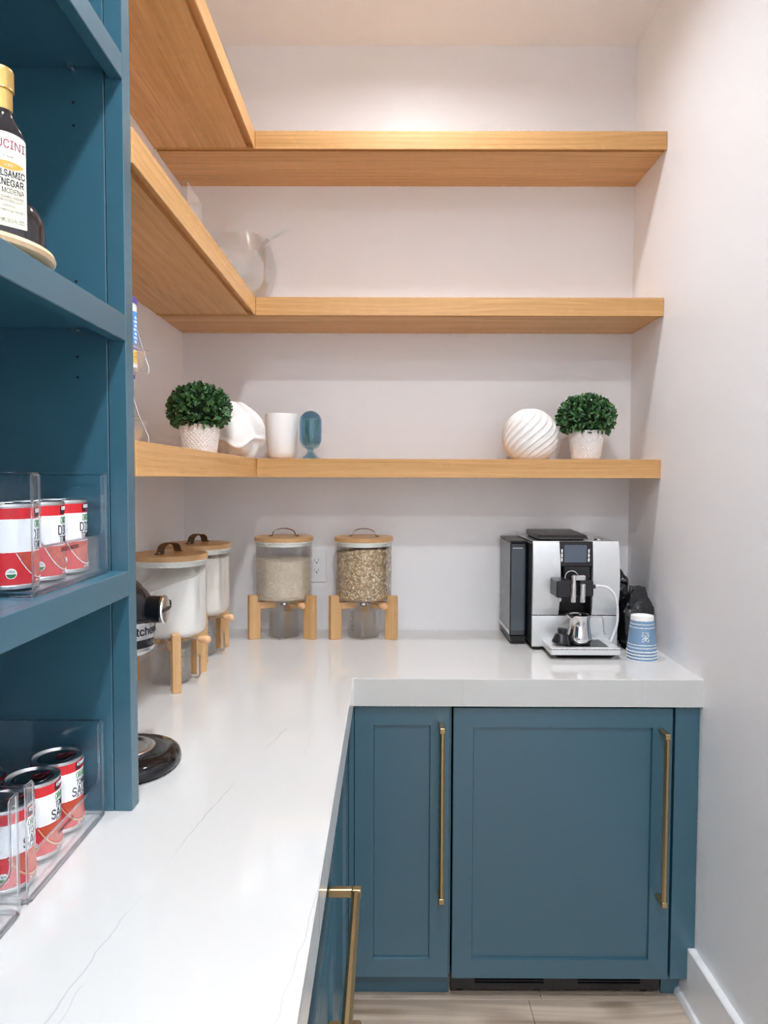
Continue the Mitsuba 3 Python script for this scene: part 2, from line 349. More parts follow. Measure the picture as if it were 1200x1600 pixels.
for zb, zt in ((2.1008, 2.1403), (1.6889, 1.7308), (1.2749, 1.3161)):
    sh = part(cab, 'shelf', tm(cbox((XL + .011, CY0 + .001, zt - .021), (CABX - .0215, CY1 - .001, zt), .001)), 'teal')
    part(sh, 'front_edge', tm(cbox((CABX - .021, CY0 + .001, zb), (CABX - .0002, CY1 - .001, zt), .0012)), 'teal')
    part(sh, 'support_pin', lathe([(0, 0), (.003, 0), (.003, .010), (.0052, .010), (.0052, .012), (0, .012)], 16).apply_transform(trimesh.transformations.rotation_matrix(PI / 2, [1, 0, 0])).apply_translation((-.5, CY1 - .0005, zt - .0245)), 'steel')
for hz in (2.0947 - .03, 2.061 - .032, 1.7836, 1.6836 - .02, 1.6508 - .02, 1.2397):
    part(cab, 'pin_hole', lathe([(0, 0), (.0022, 0), (.0022, .0004), (0, .0004)], 12).apply_transform(trimesh.transformations.rotation_matrix(PI / 2, [1, 0, 0])).apply_translation((-.5005, CY1, hz)), 'dark_gap')

# ------------------------------------------------------------------ floating oak shelves
YS, XS = 2.3593, -.4185
LV = [(2.5038, 2.5601, 'uppermost', 'above the other two'), (1.9853, 2.0434, 'middle', 'with'), (1.4706, 1.5306, 'lowest', 'with')]
BACK = ['uppermost oak floating shelf on the back wall, empty', 'middle oak floating shelf on the back wall, above the vases', 'lowest oak floating shelf on the back wall carrying the swirled vase']
LEFT = ['uppermost oak floating shelf on the side wall by the blue cabinet', 'middle oak floating shelf on the side wall under the clear box', 'lowest oak floating shelf on the side wall under the corner plant']
for i, (zb, zt, _, _) in enumerate(LV):
    key = thing('floating_shelf', BACK[i], 'shelf', 'oak floating shelves')
    part(key, 'board', tm(cbox((XL + .001, YS + .0255, zb + .003), (XR - .001, YB, zt), .0006)), 'oak_x')
    part(key, 'front_edge', tm(cbox((XS + .0005, YS, zb), (XR - .001, YS + .0045, zt), .0008) + boxm((XS + .0005, YS + .004, zb + .016), (XR - .001, YS + .0253, zt - .0003))), 'oak_x')
    part(key, 'edge_strip', tm(cbox((XL + .001, YS, zb), (XS - .0005, YS + .0045, zt), .001) + boxm((XL + .001, YS + .004, zb + .016), (XS - .0005, YS + .0253, zt - .0003))), 'oak_x')
    key = thing('floating_shelf', LEFT[i], 'shelf', 'oak floating shelves')
    part(key, 'board', tm(cbox((XL + .001, CY2 + .001, zb + .003), (XS - .0255, YS - .0007, zt), .0006)), 'oak_y')
    part(key, 'front_edge', tm(cbox((XS - .0045, CY2 + .001, zb), (XS, YS - .0002, zt), .0008) + boxm((XS - .0253, CY2 + .001, zb + .016), (XS - .004, YS - .0004, zt - .0003))), 'oak_y')

# ------------------------------------------------------------------ base cabinets
def frame(w, h, rail, th=.02, dep=.009, bev=.004):
    """shaker frame in local coordinates: x 0..w, z 0..h, front face at y = 0 looking to -y"""
    o = cbox((0, 0, 0), (w, th, h), .0015)
    hole = hull([(x, y_, z) for y_, e in ((-.001, 0), (dep, bev), (th + .001, bev)) for x in (rail - bev + e, w - rail + bev - e) for z in (rail - bev + e, h - rail + bev - e)])
    return o - hole, cbox((rail - .002, dep - .0003, rail - .002), (w - rail + .002, th - .001, h - rail + .002), .0005)
def handle_mesh(L, k=1.0):
    """bar pull in local coordinates: vertical, length L, door face at y = 0, standing out to -y"""
    bar = hull([(s * .006 * a, -.040 + t * .006 * b, z) for z in (.016, L - .016) for s, t, a, b in [(1, 1, 1, .35), (1, 1, .35, 1), (-1, 1, 1, .35), (-1, 1, .35, 1), (1, -1, 1, .35), (1, -1, .35, 1), (-1, -1, 1, .35), (-1, -1, .35, 1)]])
    caps = [rbox((-.0068, -.0468, z0), (.0068, -.0332, z0 + .0165), .0022, 3) for z0 in (0, L - .0165)]
    post = [cbox((-.0062, -.036, z0), (.0062, 0, z0 + .0125), .0015) for z0 in (.0005, L - .013)]
    sc_ = np.array([k, k, 1.0]); out = []
    for q in [bar] + caps + post:
        m = tm(q); m.vertices = m.vertices * sc_; out.append(m)
    return out[0], out[1:3], out[3:]
def door(parent, name, to, w, h, rail, hx, hz, L):
    f, p = frame(w, h, rail); d = part(parent, name, tm(f), 'teal', to=to); part(d, 'inset_panel', tm(p), 'teal', to=to)
    b, c, s = handle_mesh(L, 1.15); hto = to @ T().translate([hx, 0, hz])
    hk = part(parent, 'handle', b, 'brass', to=hto, label='long brushed brass bar pull')
    for q in c: part(hk, 'end_cap', q, 'brass', to=hto)
    for q in s: part(hk, 'post', q, 'brass', to=hto)
YD, ZD0, ZD1 = 2.0265, .0465, .8305
bc = thing('base_cabinet', 'narrow dark teal base cabinet with shaker door at the counter corner', 'cabinet')
part(bc, 'carcass', tm(boxm((-.094, YD + .022, .045), (.186, YB - .01, CT - .0785))), 'teal')
door(bc, 'door', T().translate([-.0885, YD, ZD0]), .1805 + .0875, ZD1 - ZD0, .058, .155 + .0885, .2905 - ZD0, .4955)
part(bc, 'corner_filler', tm(cbox((-.1040, YD + .001, ZD0), (-.0895, YD + .022, ZD1), .0008)), 'teal')
part(bc, 'toe_kick', tm(boxm((-.094, 2.081, ZF), (.1865, 2.10, .045))), 'teal')
fr = thing('undercounter_refrigerator', 'undercounter refrigerator with a wide teal shaker panel beside the bare wall', 'refrigerator')
part(fr, 'housing', tm(boxm((.193, YD + .022, .04), (.803, YB - .03, CT - .08))), 'black')
door(fr, 'door_panel', T().translate([.1895, YD, ZD0 - .002]), .8045 - .1895, ZD1 - ZD0 - .001, .060, .7715 - .1895, .286 - ZD0, .488)
gr = part(fr, 'toe_grille', tm(boxm((.190, 2.065, -.0125), (.795, 2.08, .042))), 'black')
for i in range(4): part(gr, 'louver', tm(cbox((.26 if i < 2 else .56, 2.060, .004 + .009 * (i % 2)), (.46 if i < 2 else .74, 2.066, .009 + .009 * (i % 2)), .001)), 'black_gloss')
for fx in (.22, .76): part(fr, 'foot', lathe([(0, 0), (.012, 0), (.012, .02), (0, .02)], 16, (fx, 2.10, ZF)), 'black')
fp = cbox((.811, YD, .0465), (XR - .0005, YD + .02, CT - .0785), .001) - boxm((XR - .0205, YD - .1, -.1), (XR + .1, YD + .1, .137))
fk = thing('filler_panel', 'flat teal filler strip between the refrigerator panel and the bare wall', 'panel'); part(fk, 'strip', tm(fp), 'teal')
part(fk, 'toe_kick', tm(boxm((.806, 2.081, ZF), (XR - .0215, 2.10, .045))), 'teal')
part(fk, 'side', tm(boxm((.811, YD + .0205, .045), (.829, YB - .01, CT - .08))), 'teal')
# the run along the left, facing the aisle
XFACE = -.1045
lc = thing('base_cabinet', 'dark teal base cabinet run under the long counter with a brass pull', 'cabinet')
part(lc, 'carcass', tm(boxm((XL + .01, -1.18, .045), (XFACE - .022, 2.02, CT - .0785))), 'teal')
part(lc, 'toe_kick', tm(boxm((-.18, -1.18, ZF), (-.16, 2.08, .045))), 'teal')
part(lc, 'corner_strip', tm(cbox((XFACE - .02, 1.949, ZD0), (XFACE, 2.024, ZD1), .001)), 'teal')
R90 = lambda y0: T().translate([XFACE, y0, ZD0]).rotate([0, 0, 1], 90)
def ldoor(y0, y1, z0=ZD0, z1=ZD1, pull=None, name='door'):
    w = y1 - y0; to = T().translate([XFACE, y0, z0]).rotate([0, 0, 1], 90)
    f, p = frame(w, z1 - z0, .058); d = part(lc, name, tm(f), 'teal', to=to); part(d, 'inset_panel', tm(p), 'teal', to=to)
    if pull:      # a bar pull lying level
        b, c, q_ = handle_mesh(.86, 1.3); hto = T().translate([XFACE, pull[0], pull[1]]).rotate([0, 0, 1], 90).rotate([0, 1, 0], 90)
        hk = part(lc, 'handle', b, 'brass', to=hto, label='long brushed brass bar pull lying level')
        for q in c: part(hk, 'end_cap', q, 'brass', to=hto)
        for q in q_: part(hk, 'post', q, 'brass', to=hto)
ldoor(1.4845, 1.946)
for z0, z1 in ((.605, ZD1), (.328, .600), (ZD0, .323)): ldoor(.27, 1.4795, z0, z1, (.445, (z0 + z1) / 2), 'drawer_front')
ldoor(-.30, .265)

# ------------------------------------------------------------------ cans
def can_kit(kind, r=.0385, h=.1105):
    P = []
    body = [(0, .003), (r - .004, .003), (r - .003, 0), (r - .0003, .0005), (r, .004), (r - .0012, .0055), (r - .0012, h - .0055), (r, h - .004), (r - .0003, h - .0005), (r - .0025, h), (r - .0040, h - .0045), (r - .0075, h - .0045), (r - .0085, h - .0038), (0, h - .0038)]
    P.append(('can_body', lathe(body, 56), 'tin', 40))
    P.append(('lid', lathe([(0, h - .0040), (r - .0088, h - .0040), (r - .0100, h - .0030), (r - .0115, h - .0034), (r - .016, h - .0034), (r - .017, h - .0028), (0, h - .0026)], 48), 'tin_dark', 30))
    ring = lathe([(.0055, -.0006), (.0085, -.0006), (.0095, .0), (.0085, .0008), (.0055, .0008), (.0048, 0), (.0055, -.0006)], 24)
    ring.vertices[:, 0] *= 1.25; tab = cat([ring.apply_translation((-.004, 0, 0)), cbox((.004, -.005, -.0006), (.015, .005, .0008), .0005)])
    tab.apply_transform(trimesh.transformations.rotation_matrix(PI * .3, [0, 0, 1])); tab.apply_translation((r * .28, r * .12, h - .0008))
    P.append(('pull_tab', tab, 'tab_red' if kind == 'sauce' else 'tin', 40))
    R = r - .0011; zl0, zl1 = .0058, h - .0058; z1, z0 = .0905, .0475
    wrap = patch(R, -PI * .999, PI * .999, zl0, zl1, 64, .0003)
    P.append(('label', wrap, 'label_red', 40))
    R += .0004
    P.append(('label__white_field', patch(R, -2.1, 1.35, z0, z1, thick=.0002), 'paper_white', 40))
    R += .0003
    brand = patch(R, -.46, .46, z1 + .0018, zl1 - .0012, thick=.0002); bz = z1 + .0018
    P.append(('label__brand_field', brand, 'ink', 40))
    t = [bend(text2('KIRKLAND', .0050, bold=True, width=.031), R + .0002, 0, bz + .0055)]
    P.append(('label__brand_lettering', cat(t), 'paper_white', False))
    P.append(('label__brand_script', bend(text2('Signature', .0024, width=.018), R + .0002, 0, bz + .0014), 'label_red', False))
    g = bend(text2('ORGANIC', .0095, .58), R, 0, z0 + .0310)
    P.append(('label__variety_lettering', g, 'ink_green', False))
    if kind == 'diced': L = [('DICED', .0138, .80, .0150), ('TOMATOES', .0092, .58, .0042)]
    else: L = [('TOMATO', .0092, .62, .0195), ('SAUCE', .0138, .82, .0045)]
    for w_, (s, hh, sx, dz) in zip(('first', 'second'), L): P.append((f'label__{w_}_line_lettering', bend(text2(s, hh, sx), R, 0, z0 + dz), 'ink', False))
    sub = '• IN TOMATO JUICE •' if kind == 'diced' else '• NO SALT ADDED •'
    P.append(('label__small_lettering', bend(text2('• VINE RIPENED • ORGANIC •', .0018, width=.040), R, 0, z0 + .0016), 'ink_grey', False))
    # picture: a bowl edge with the product
    th = np.linspace(-1.2, 1.3, 28); V, F = [], []
    zlow = .0115 + .0340 * (np.abs(th + .05) / 1.13) ** 2.6
    for rr in (R - .0002, R):
        V += list(np.stack([rr * np.cos(th), rr * np.sin(th), np.minimum(zlow, z0 - .0012)], 1)); V += list(np.stack([rr * np.cos(th), rr * np.sin(th), np.full(28, z0 - .001)], 1))
    for i in range(27): F += [(56 + i, 57 + i, 85 + i), (56 + i, 85 + i, 84 + i)]
    P.append(('label__food_picture', trimesh.Trimesh(V, F, process=False), 'label_tomato' if kind == 'diced' else 'label_sauce', 40))
    rim = np.stack([(R + .0002) * np.cos(th), (R + .0002) * np.sin(th), np.minimum(zlow, z0 - .0012)], 1)
    P.append(('label__bowl_rim', tube(rim, .0007 if kind == 'diced' else .0016, 6), 'paper_white' if kind == 'diced' else 'bowl_tan', 60))
    if kind == 'sauce': P.append(('label__sauce_shade', tube(rim * [1, 1, 1] + [0, 0, .0022], .0012, 6), 'label_red_dark', 60))
    # round seal
    a0 = -1.36; e = np.linspace(0, 2 * PI, 25)[:-1]
    def disc(rad, lo, rr):
        q = np.stack([rad * np.cos(e), np.maximum(rad * np.sin(e), -9) if lo is None else np.minimum(rad * np.sin(e), lo), 0 * e], 1)
        m = trimesh.Trimesh(np.vstack([q, [[0, -rad * .4 if lo is not None else 0, 0]]]), [(i, (i + 1) % 24, 24) for i in range(24)], process=False)
        return bend(m, rr, a0, .0205)
    P.append(('label__seal', disc(.0068, None, R), 'paper_white', False))
    P.append(('label__seal_field', disc(.0060, -.0008, R + .0002), 'ink_green', False))
    P.append(('label__seal_lettering', bend(text2('USDA', .0030, width=.0085), R + .0002, a0, .0215), 'ink_green', False))
    P.append(('label__weight_lettering', bend(text2('NET WT 411 g (14.5 OZ)' if kind == 'diced' else 'NET WT 425 g (15 OZ)', .0032, width=.040), R, .1, .0070), 'paper_white', False))
    return kit(P)
diced, sauce = can_kit('diced'), can_kit('sauce')
def can(k, x, y, z, label, group, rot=0.0):
    key = thing('food_can', label, 'can', group); to = move(x, y, z, rot)
    stamp(key, k, to)
cx = -.5025; pitch_ = .0803
D0, S0 = .9665, .9700
can(diced, cx, D0, 1.3245, 'red and white can of diced tomatoes, nearest of the upper bin', 'cans of diced tomatoes', .38)
can(diced, cx, D0 + pitch_, 1.3245, 'red and white can of diced tomatoes, middle one in the upper bin', 'cans of diced tomatoes', .34)
can(diced, cx, D0 + 2 * pitch_, 1.3245, 'red and white can of diced tomatoes nearest the cabinet side in the upper bin', 'cans of diced tomatoes', .24)
FL = CT + .0085
can(sauce, cx - .014, S0, FL, 'red and white tomato sauce can, nearest front one behind the clear bin end', 'cans of tomato sauce', .22)
can(sauce, cx - .014, S0 + pitch_, FL, 'red and white tomato sauce can, front row middle with its tab showing', 'cans of tomato sauce', .24)
can(sauce, cx - .014, S0 + 2 * pitch_, FL, 'red and white tomato sauce can beside the cabinet side on the counter', 'cans of tomato sauce', .10)
can(sauce, cx - .098, S0 + .004, FL, 'shaded tomato sauce can in the back row, nearest one at the frame edge', 'cans of tomato sauce', .1)
can(sauce, cx - .098, S0 + pitch_ + .004, FL, 'shaded tomato sauce can in the back row behind the middle front can', 'cans of tomato sauce', .1)

# ------------------------------------------------------------------ clear acrylic bins
def acrylic_bin(x1, y0, y1, z, label, text=None, depth=.235, h=.157, cut=.062):
    """open bin, front (low cut) towards +x at x1, from y0 to y1, floor at z"""
    key = thing('storage_bin', label, 'bin', 'clear acrylic storage bins'); x0 = x1 - depth; t = .0028
    part(key, 'floor', tm(cbox((x0 + .004, y0 + .004, z + .0035), (x1 - .004, y1 - .004, z + .0065), .001)), 'acrylic')
    def wall_poly(L, top):   # outline with a rounded top cut-out: full height at the ends, low between
        e, r = .021, .012; a = np.linspace(0, PI / 2, 7); P = [(0, 0), (L, 0), (L, h)]
        P += [(L - e + .004, h)]
        P += [(L - e - r * 0, h - .004)] + [(L - e - r + r * np.cos(-q), top + r + r * np.sin(-q)) for q in a]
        P += [(e + r - r * np.sin(q), top + r - r * np.cos(q)) for q in a] + [(e, h - .004), (e - .004, h), (0, h)]
        return P
    fp = wall_poly(y1 - y0, cut)
    wf = prism(fp, t, 'x').apply_translation((x1 - t, y0, z)); part(key, 'front_wall', wf, 'acrylic')
    rim = np.array([(x1 - t / 2, y0 + a, z + b) for a, b in fp[2:]])
    part(key, 'front_rim', tube(rim, .0016, 8), 'glass_rim', 60)
    for yy, s in ((y0, 1), (y1 - t, -1)):
        part(key, 'end_wall', tm(boxm((x0, yy, z), (x1 - t - .0002, yy + t, z + h))), 'acrylic')
        part(key, 'end_rim', tube([(x0, yy + t / 2, z + h), (x1 - .006, yy + t / 2, z + h), (x1 - .0015, yy + t / 2 + s * .003, z + h - .001)], .0018, 8), 'glass_rim', 60)
        part(key, 'corner_post', tube([(x1 - .0022, yy + t / 2 + s * .0006, z + .002), (x1 - .0022, yy + t / 2 + s * .0006, z + h)], .0017, 8), 'glass_rim', 60)
    a = np.linspace(0, PI / 2, 8); r = .02; bw = y1 - y0; hb = h - .012
    bp_ = [(0, 0), (bw, 0)] + [(bw - r + r * np.cos(q), hb - r + r * np.sin(q)) for q in a] + [(r - r * np.sin(q), hb - r + r * np.cos(q)) for q in a]
    part(key, 'back_wall', prism(bp_, t, 'x').apply_translation((x0, y0, z)), 'acrylic')
    part(key, 'back_rim', tube([(x0 + t / 2, y0 + p, z + q) for p, q in bp_[2:]], .0016, 8), 'glass_rim', 60)
    ring = [(x0 + .004, y0 + .002), (x1 - .007, y0 + .002), (x1 - .002, y0 + .007), (x1 - .002, y1 - .007), (x1 - .007, y1 - .002), (x0 + .004, y1 - .002)]
    part(key, 'base_rim', tube([(p, q, z + .0035) for p, q in ring], .0033, 8, closed=True), 'glass_rim', 60)
    if text:
        part(key, 'lettering', place2(text2(text, .0058, .78), (x1 + .0002, (y0 + y1) / 2 - .018, z + cut - .0115), (0, 1, 0), (0, 0, 1)), 'ink', False)
acrylic_bin(-.4465, .9235, 1.172, 1.3165, 'clear acrylic bin of diced tomato cans on the blue shelf', 'DICED TOMATOES')
acrylic_bin(-.4625, .9245, 1.184, CT + .0003, 'clear acrylic bin of tomato sauce cans on the white counter', 'TOMATO SAUCE')
acrylic_bin(-.4625, .652, .905, CT + .0003, 'clear acrylic bin on the white counter at the frame edge, nearer than the cans')

# ------------------------------------------------------------------ wooden turntable with bottles on the blue shelf
ZB = 1.7308; tx, ty, tr = -.547, .93, .1215
tt = thing('turntable', 'round pale wood turntable on the blue shelf under the vinegar bottle', 'turntable')
part(tt, 'plate', lathe([(0, .011), (tr - .008, .011), (tr - .002, .014), (tr, .019), (tr - .002, .024), (tr - .007, .0262), (tr - .012, .0255), (tr - .016, .0245), (0, .0245)], 96, (tx, ty, ZB)), 'light_wood', 40)
part(tt, 'base_ring', lathe([(0, 0), (tr - .05, 0), (tr - .05, .011), (0, .011)], 48, (tx, ty, ZB + .0003)), 'rubber')
ZT = ZB + .0250
vb = thing('vinegar_bottle', 'square dark vinegar bottle with cream label and gold cap', 'bottle')
a = math.radians(49); hw = .0215; bto = move(-.4645, .897, ZT, a)   # local -y is the labelled face
def rsq(w, c, n=5):
    q = []
    for sx, sy, a0 in ((1, 1, 0), (-1, 1, PI / 2), (-1, -1, PI), (1, -1, 1.5 * PI)):
        for t in np.linspace(0, PI / 2, n): q.append((sx * (w - c) + c * math.cos(a0 + t), sy * (w - c) + c * math.sin(a0 + t)))
    return np.array(q)
def loft(secs):
    n = len(secs[0][0]); V = [np.c_[s, np.full(n, z)] for s, z in secs]; F = []
    for k in range(len(secs) - 1):
        for i in range(n):
            j = (i + 1) % n; F += [(k * n + i, k * n + j, k * n + n + j), (k * n + i, k * n + n + j, k * n + n + i)]
    V = np.vstack(V + [[[*secs[0][0].mean(0), secs[0][1]]], [[*secs[-1][0].mean(0), secs[-1][1]]]]); e = (len(secs) - 1) * n
    for i in range(n):
        j = (i + 1) % n; F += [(len(V) - 2, j, i), (len(V) - 1, e + i, e + j)]
    return orient(trimesh.Trimesh(V, F, process=False))
secs = [(rsq(hw - .002, .005), 0), (rsq(hw, .006), .003), (rsq(hw, .006), .116), (rsq(hw - .0008, .008), .124), (rsq(hw - .003, .011), .132), (rsq(.0168, .0140), .139), (rsq(.0150, .0140), .144), (rsq(.0140, .0136), .150), (rsq(.0135, .0132), .165)]
part(vb, 'glass_body', loft(secs), 'dark_glass', 35, to=bto)
part(vb, 'neck_foil', lathe([(.0140, .150), (.0145, .152), (.0146, .174), (.0140, .174), (.0140, .150)], 40), 'gold', 40, to=bto)
capp = [(0, .173), (.0160, .173)] + [(.0166 - .0006 * (i % 2), .174 + .0018 * i) for i in range(13)] + [(.0156, .1985), (.0140, .200), (0, .200)]
part(vb, 'screw_cap', lathe(capp, 48), 'gold', 40, to=bto, label='ribbed gold screw cap')
lp = [(-.0205, .010), (.0205, .010), (.0205, .112)] + [(.0205 * math.cos(t), .112 + .008 * math.sin(t)) for t in np.linspace(0.1, PI - .1, 12)] + [(-.0205, .112)]
lb = part(vb, 'label', prism(lp, .0004, 'y').apply_translation((0, -hw - .0004, 0)), 'cream_label', to=bto, label='cream paper label with plum and blue lettering')
FACE = lambda m, z, x=0: place2(m, (x, -hw - .00045, z), (1, 0, 0), (0, 0, 1))
arch = text2('LUCINI', .0100, width=.0385, depth=.0002); arch.vertices[:, 1] += .006 * np.sqrt(np.maximum(0, 1 - (arch.vertices[:, 0] / .024) ** 2)) - .006
part(lb, 'brand_lettering', FACE(arch, .1010), 'ink_plum', False, to=bto)
ov = [(.0175 * math.cos(t), .0048 * math.sin(t) * abs(math.sin(t)) ** .3) for t in np.linspace(0, 2 * PI, 25)[:-1]]
part(lb, 'badge', prism(ov, .0002, 'y').apply_translation((0, -hw - .0006, .0815)), 'ochre', to=bto)
for s_, h_, w_, z_ in (('ITALIA', .0022, .012, .0905), ('ACETO BALSAMICO DI MODENA', .0026, .034, .0430), ('MODENA IGP INVECCHIATO', .0026, .033, .0390), ('• ACIDITY 6% •', .0022, .017, .0330), ('AGED AND FULL BODIED', .0026, .036, .0275)):
    part(lb, 'small_lettering', FACE(text2(s_, h_, width=w_, depth=.0002), z_), 'ink_grey', False, to=bto)
part(lb, 'badge_lettering', FACE(text2('AGED', .0036, width=.010, depth=.0002), .0797).apply_translation((0, -.0004, 0)), 'cream_label', False, to=bto)
for s_, h_, w_, z_, bd in (('BALSAMIC', .0078, .0375, .0680, True), ('VINEGAR', .0078, .0345, .0575, True), ('OF MODENA', .0062, .0350, .0487, False), ('250 ML (8.5 FL OZ)', .0044, .034, .0150, False)):
    part(lb, 'product_lettering', FACE(text2(s_, h_, width=w_, depth=.0002, bold=bd), z_), 'ink', False, to=bto)
rb = thing('round_bottle', 'squat round dark glass bottle behind the vinegar bottle', 'bottle')
part(rb, 'glass_body', lathe([(0, 0), (.042, 0), (.046, .004), (.046, .040), (.0445, .054), (.039, .068), (.029, .078), (.018, .084), (.0125, .090), (.0125, .112), (0, .112)], 56, (-.506, .992, ZT)), 'dark_glass', 40)
part(rb, 'cap', lathe([(.0126, .098), (.0150, .098), (.0150, .122), (.013, .124), (0, .124), (0, .113), (.0126, .113), (.0126, .098)], 32, (-.506, .992, ZT)), 'black')

# ------------------------------------------------------------------ plants
def plant(x, y, z, r_top, r_bot, hp, fr, fh, fz, seed, label):
    key = thing('potted_plant', label, 'plant', 'small round boxwood plants'); n = 168
    def hob(th, r, zz):
        k = 30; row = (zz - z0_) / .0062; a_ = th * k / (2 * PI) + .5 * (math.floor(row) % 2)
        return r + .0024 * np.maximum(0, np.cos(2 * PI * a_)) ** .8 * max(0, math.sin(PI * (row % 1))) ** .8, zz
    z0_ = .004; prof = [(0, 0), (r_bot - .003, 0), (r_bot, .003)]
    zs = np.linspace(.004, hp - .006, 64); prof += [(r_bot + (r_top - r_bot) * (zz / hp) ** .8, zz) for zz in zs]
    prof += [(r_top + .0008, hp - .003), (r_top, hp), (r_top - .003, hp), (r_top - .004, hp - .012), (0, hp - .012)]
    part(key, 'pot', lathe(prof, n, (x, y, z), lambda th, r, zz: hob(th, r, zz) if z0_ < zz < hp - .006 else (np.full(len(th), r), zz)), 'ceramic_gloss', 50, label='white hobnail textured pot')
    rg = np.random.default_rng(seed); V, F, C = [], [], []; c0 = np.array([x, y, z + fz])
    base = []
    for v_, w_ in ((0, .12), (.3, .62), (.62, 1.0), (.88, .72), (1.0, .0)):
        base.append((-w_ / 2, v_, .10 * w_)); base.append((0, v_, 0)); base.append((w_ / 2, v_, .10 * w_))
    base = np.array(base); tri = []
    for i in range(4):
        for j in range(2): a_, b_ = i * 3 + j, i * 3 + j + 1; tri += [(a_, b_, b_ + 3), (a_, b_ + 3, a_ + 3)]
    tri = np.array(tri)
    for i in range(1300):
        d = rg.normal(size=3); d /= np.linalg.norm(d)
        if d[2] < -.72: continue
        s = rg.uniform(.74, 1.0) ** .6
        p = c0 + d * np.array([fr, fr, fh]) * s * (1 - .05)
        ax = d * 1.0 + rg.normal(size=3) * .55; ax[2] += .15; ax /= np.linalg.norm(ax)
        sd = np.cross(ax, d + rg.normal(size=3) * .5); sd /= np.linalg.norm(sd); nn = np.cross(sd, ax)
        L = rg.uniform(.0145, .0205); wd = L * rg.uniform(.46, .60); q = base * [wd, L, L * .8]; q = q + [0, 0, 1] * (q[:, 1:2] ** 2 * rg.uniform(-11, 5))
        V.append(p + q[:, :1] * sd + (q[:, 1:2] - L * .5) * ax + q[:, 2:] * nn); F.append(tri + 15 * i if False else tri + 15 * (len(V) - 1))
        t = rg.uniform(0, 1); col = np.array([.014, .052, .018]) * (1 - t) + np.array([.075, .200, .062]) * t
        C.append(np.repeat([col], 15, 0))
    part(key, 'foliage', trimesh.Trimesh(np.vstack(V), np.vstack(F), process=False), 'leaf', True, color=np.vstack(C), kind='stuff')
    part(key, 'twig_ball', lathe([(0, -.7 * fh)] + [(fr * .70 * math.cos(t), fh * .70 * math.sin(t)) for t in np.linspace(-.9, PI / 2 - .05, 12)] + [(0, .7 * fh)], 24, tuple(c0)), 'leaf_dark')
mat('leaf_dark', (.008, .022, .008), .8, .1)
ZS = 1.5306
plant(-.5345, 2.10, ZS, .0575, .0445, .088, .094, .078, .132, 3, 'round boxwood plant in a white hobnail pot at the shelf corner')
plant(.6645, 2.455, ZS, .0600, .0435, .097, .101, .082, .141, 5, 'round boxwood plant in a white hobnail pot beside the swirled vase')

# ------------------------------------------------------------------ vases on the lowest shelf
def swirl(x, y, z):
    N, H_ = 17, .1675; us = np.linspace(0, 1, 90)
    prof = [(.0905 * (1 - abs((u - .47) / (.57 if u > .47 else .60)) ** 2.3) ** .62, u * H_) for u in us]
    def fn(th, r, zz):
        u = zz / H_; a_ = (th * N - u * 38.0 + 9 * (u - .5) ** 2) / (2 * PI); f = a_ - np.floor(a_)
        rid = np.where(f < .76, f / .76, (1 - f) / .24); env = math.sin(min(1, u * 5) * PI / 2) * math.sin(min(1, (1 - u) * 6 + .3) * PI / 2)
        return r * (1 - .055 * env) + r * .075 * env * rid ** 1.3 + r * .02 * np.sin(th * 2 + u * 6) * env, zz
    r1 = prof[-1][0]
    inner = [(r1 - .004, H_ - .001), (r1 - .006, H_ - .02), (.05, .03), (0, .02)]
    return lathe([(0, 0)] + prof + inner, 340, (x, y, z), lambda th, r, zz: fn(th, r, zz) if r > .0 else (np.full(len(th), r), zz))
single('swirled_vase', swirl(.4783, 2.46, ZS + .0005), 'ceramic', 'white round vase with diagonal swirled ribs beside the plant', 'vase', smooth=45)
def sculpt(x, y, z):
    m = trimesh.creation.icosphere(6); v = m.vertices.copy(); d = v / np.linalg.norm(v, axis=1, keepdims=True)
    R = np.full(len(d), .086)
    # broad soft waves, a wavy ledge low down
    th = np.arctan2(d[:, 1], d[:, 0]); el = np.arcsin(np.clip(d[:, 2], -1, 1)); w = np.cos(el) ** .7
    ph = 4 * th + 2.1 * np.sin(1.9 * el + 1.3 * np.sin(th)) + 2.4
    R += w * (.0062 * np.sin(ph) + .0026 * np.sin(2 * ph + .8)) + .004 * w * np.sin(2 * th + 5 * el)
    led = -.30 + .12 * np.sin(th * 3 + 2.6) + .04 * np.sin(th * 7 + 1)
    R += .006 * np.exp(-((d[:, 2] - led - .05) / .09) ** 2) - .013 / (1 + np.exp((d[:, 2] - led) / .03))
    p = d * R[:, None]; lo = p[:, 2].min(); p[:, 2] = np.maximum(p[:, 2], lo + .012)
    p[:, 2] -= p[:, 2].min(); p[:, 2] *= .176 / p[:, 2].max()
    m.vertices = p + [x, y, z]; return m
single('sculpted_vase', sculpt(-.472, 2.315, ZS + .0005), 'ceramic', 'white lumpy sculpted vase half hidden behind the corner plant', 'vase', smooth=True)
single('tumbler_vase', lathe([(0, 0), (.030, 0), (.037, .003), (.0425, .010), (.0465, .022), (.0500, .045), (.0535, .085), (.0548, .120), (.0552, .1475), (.0545, .1490), (.0535, .1475), (.0530, .12), (.048, .045), (.040, .014), (0, .010)], 72, (-.350, 2.45, ZS)), 'ceramic', 'smooth white tapered tumbler vase next to the blue match jar', 'vase', smooth=40)
mj = thing('match_cloche', 'blue glass cloche full of pale matches on the lowest shelf', 'jar')
mx, my = -.2505, 2.42
part(mj, 'foot', lathe([(0, 0), (.0300, 0), (.0305, .002), (.0260, .007), (.0175, .014), (.0115, .022), (.0105, .028), (.0140, .034), (.0, .034)], 48, (mx, my, ZS + .0003)), 'blue_glass', 40)
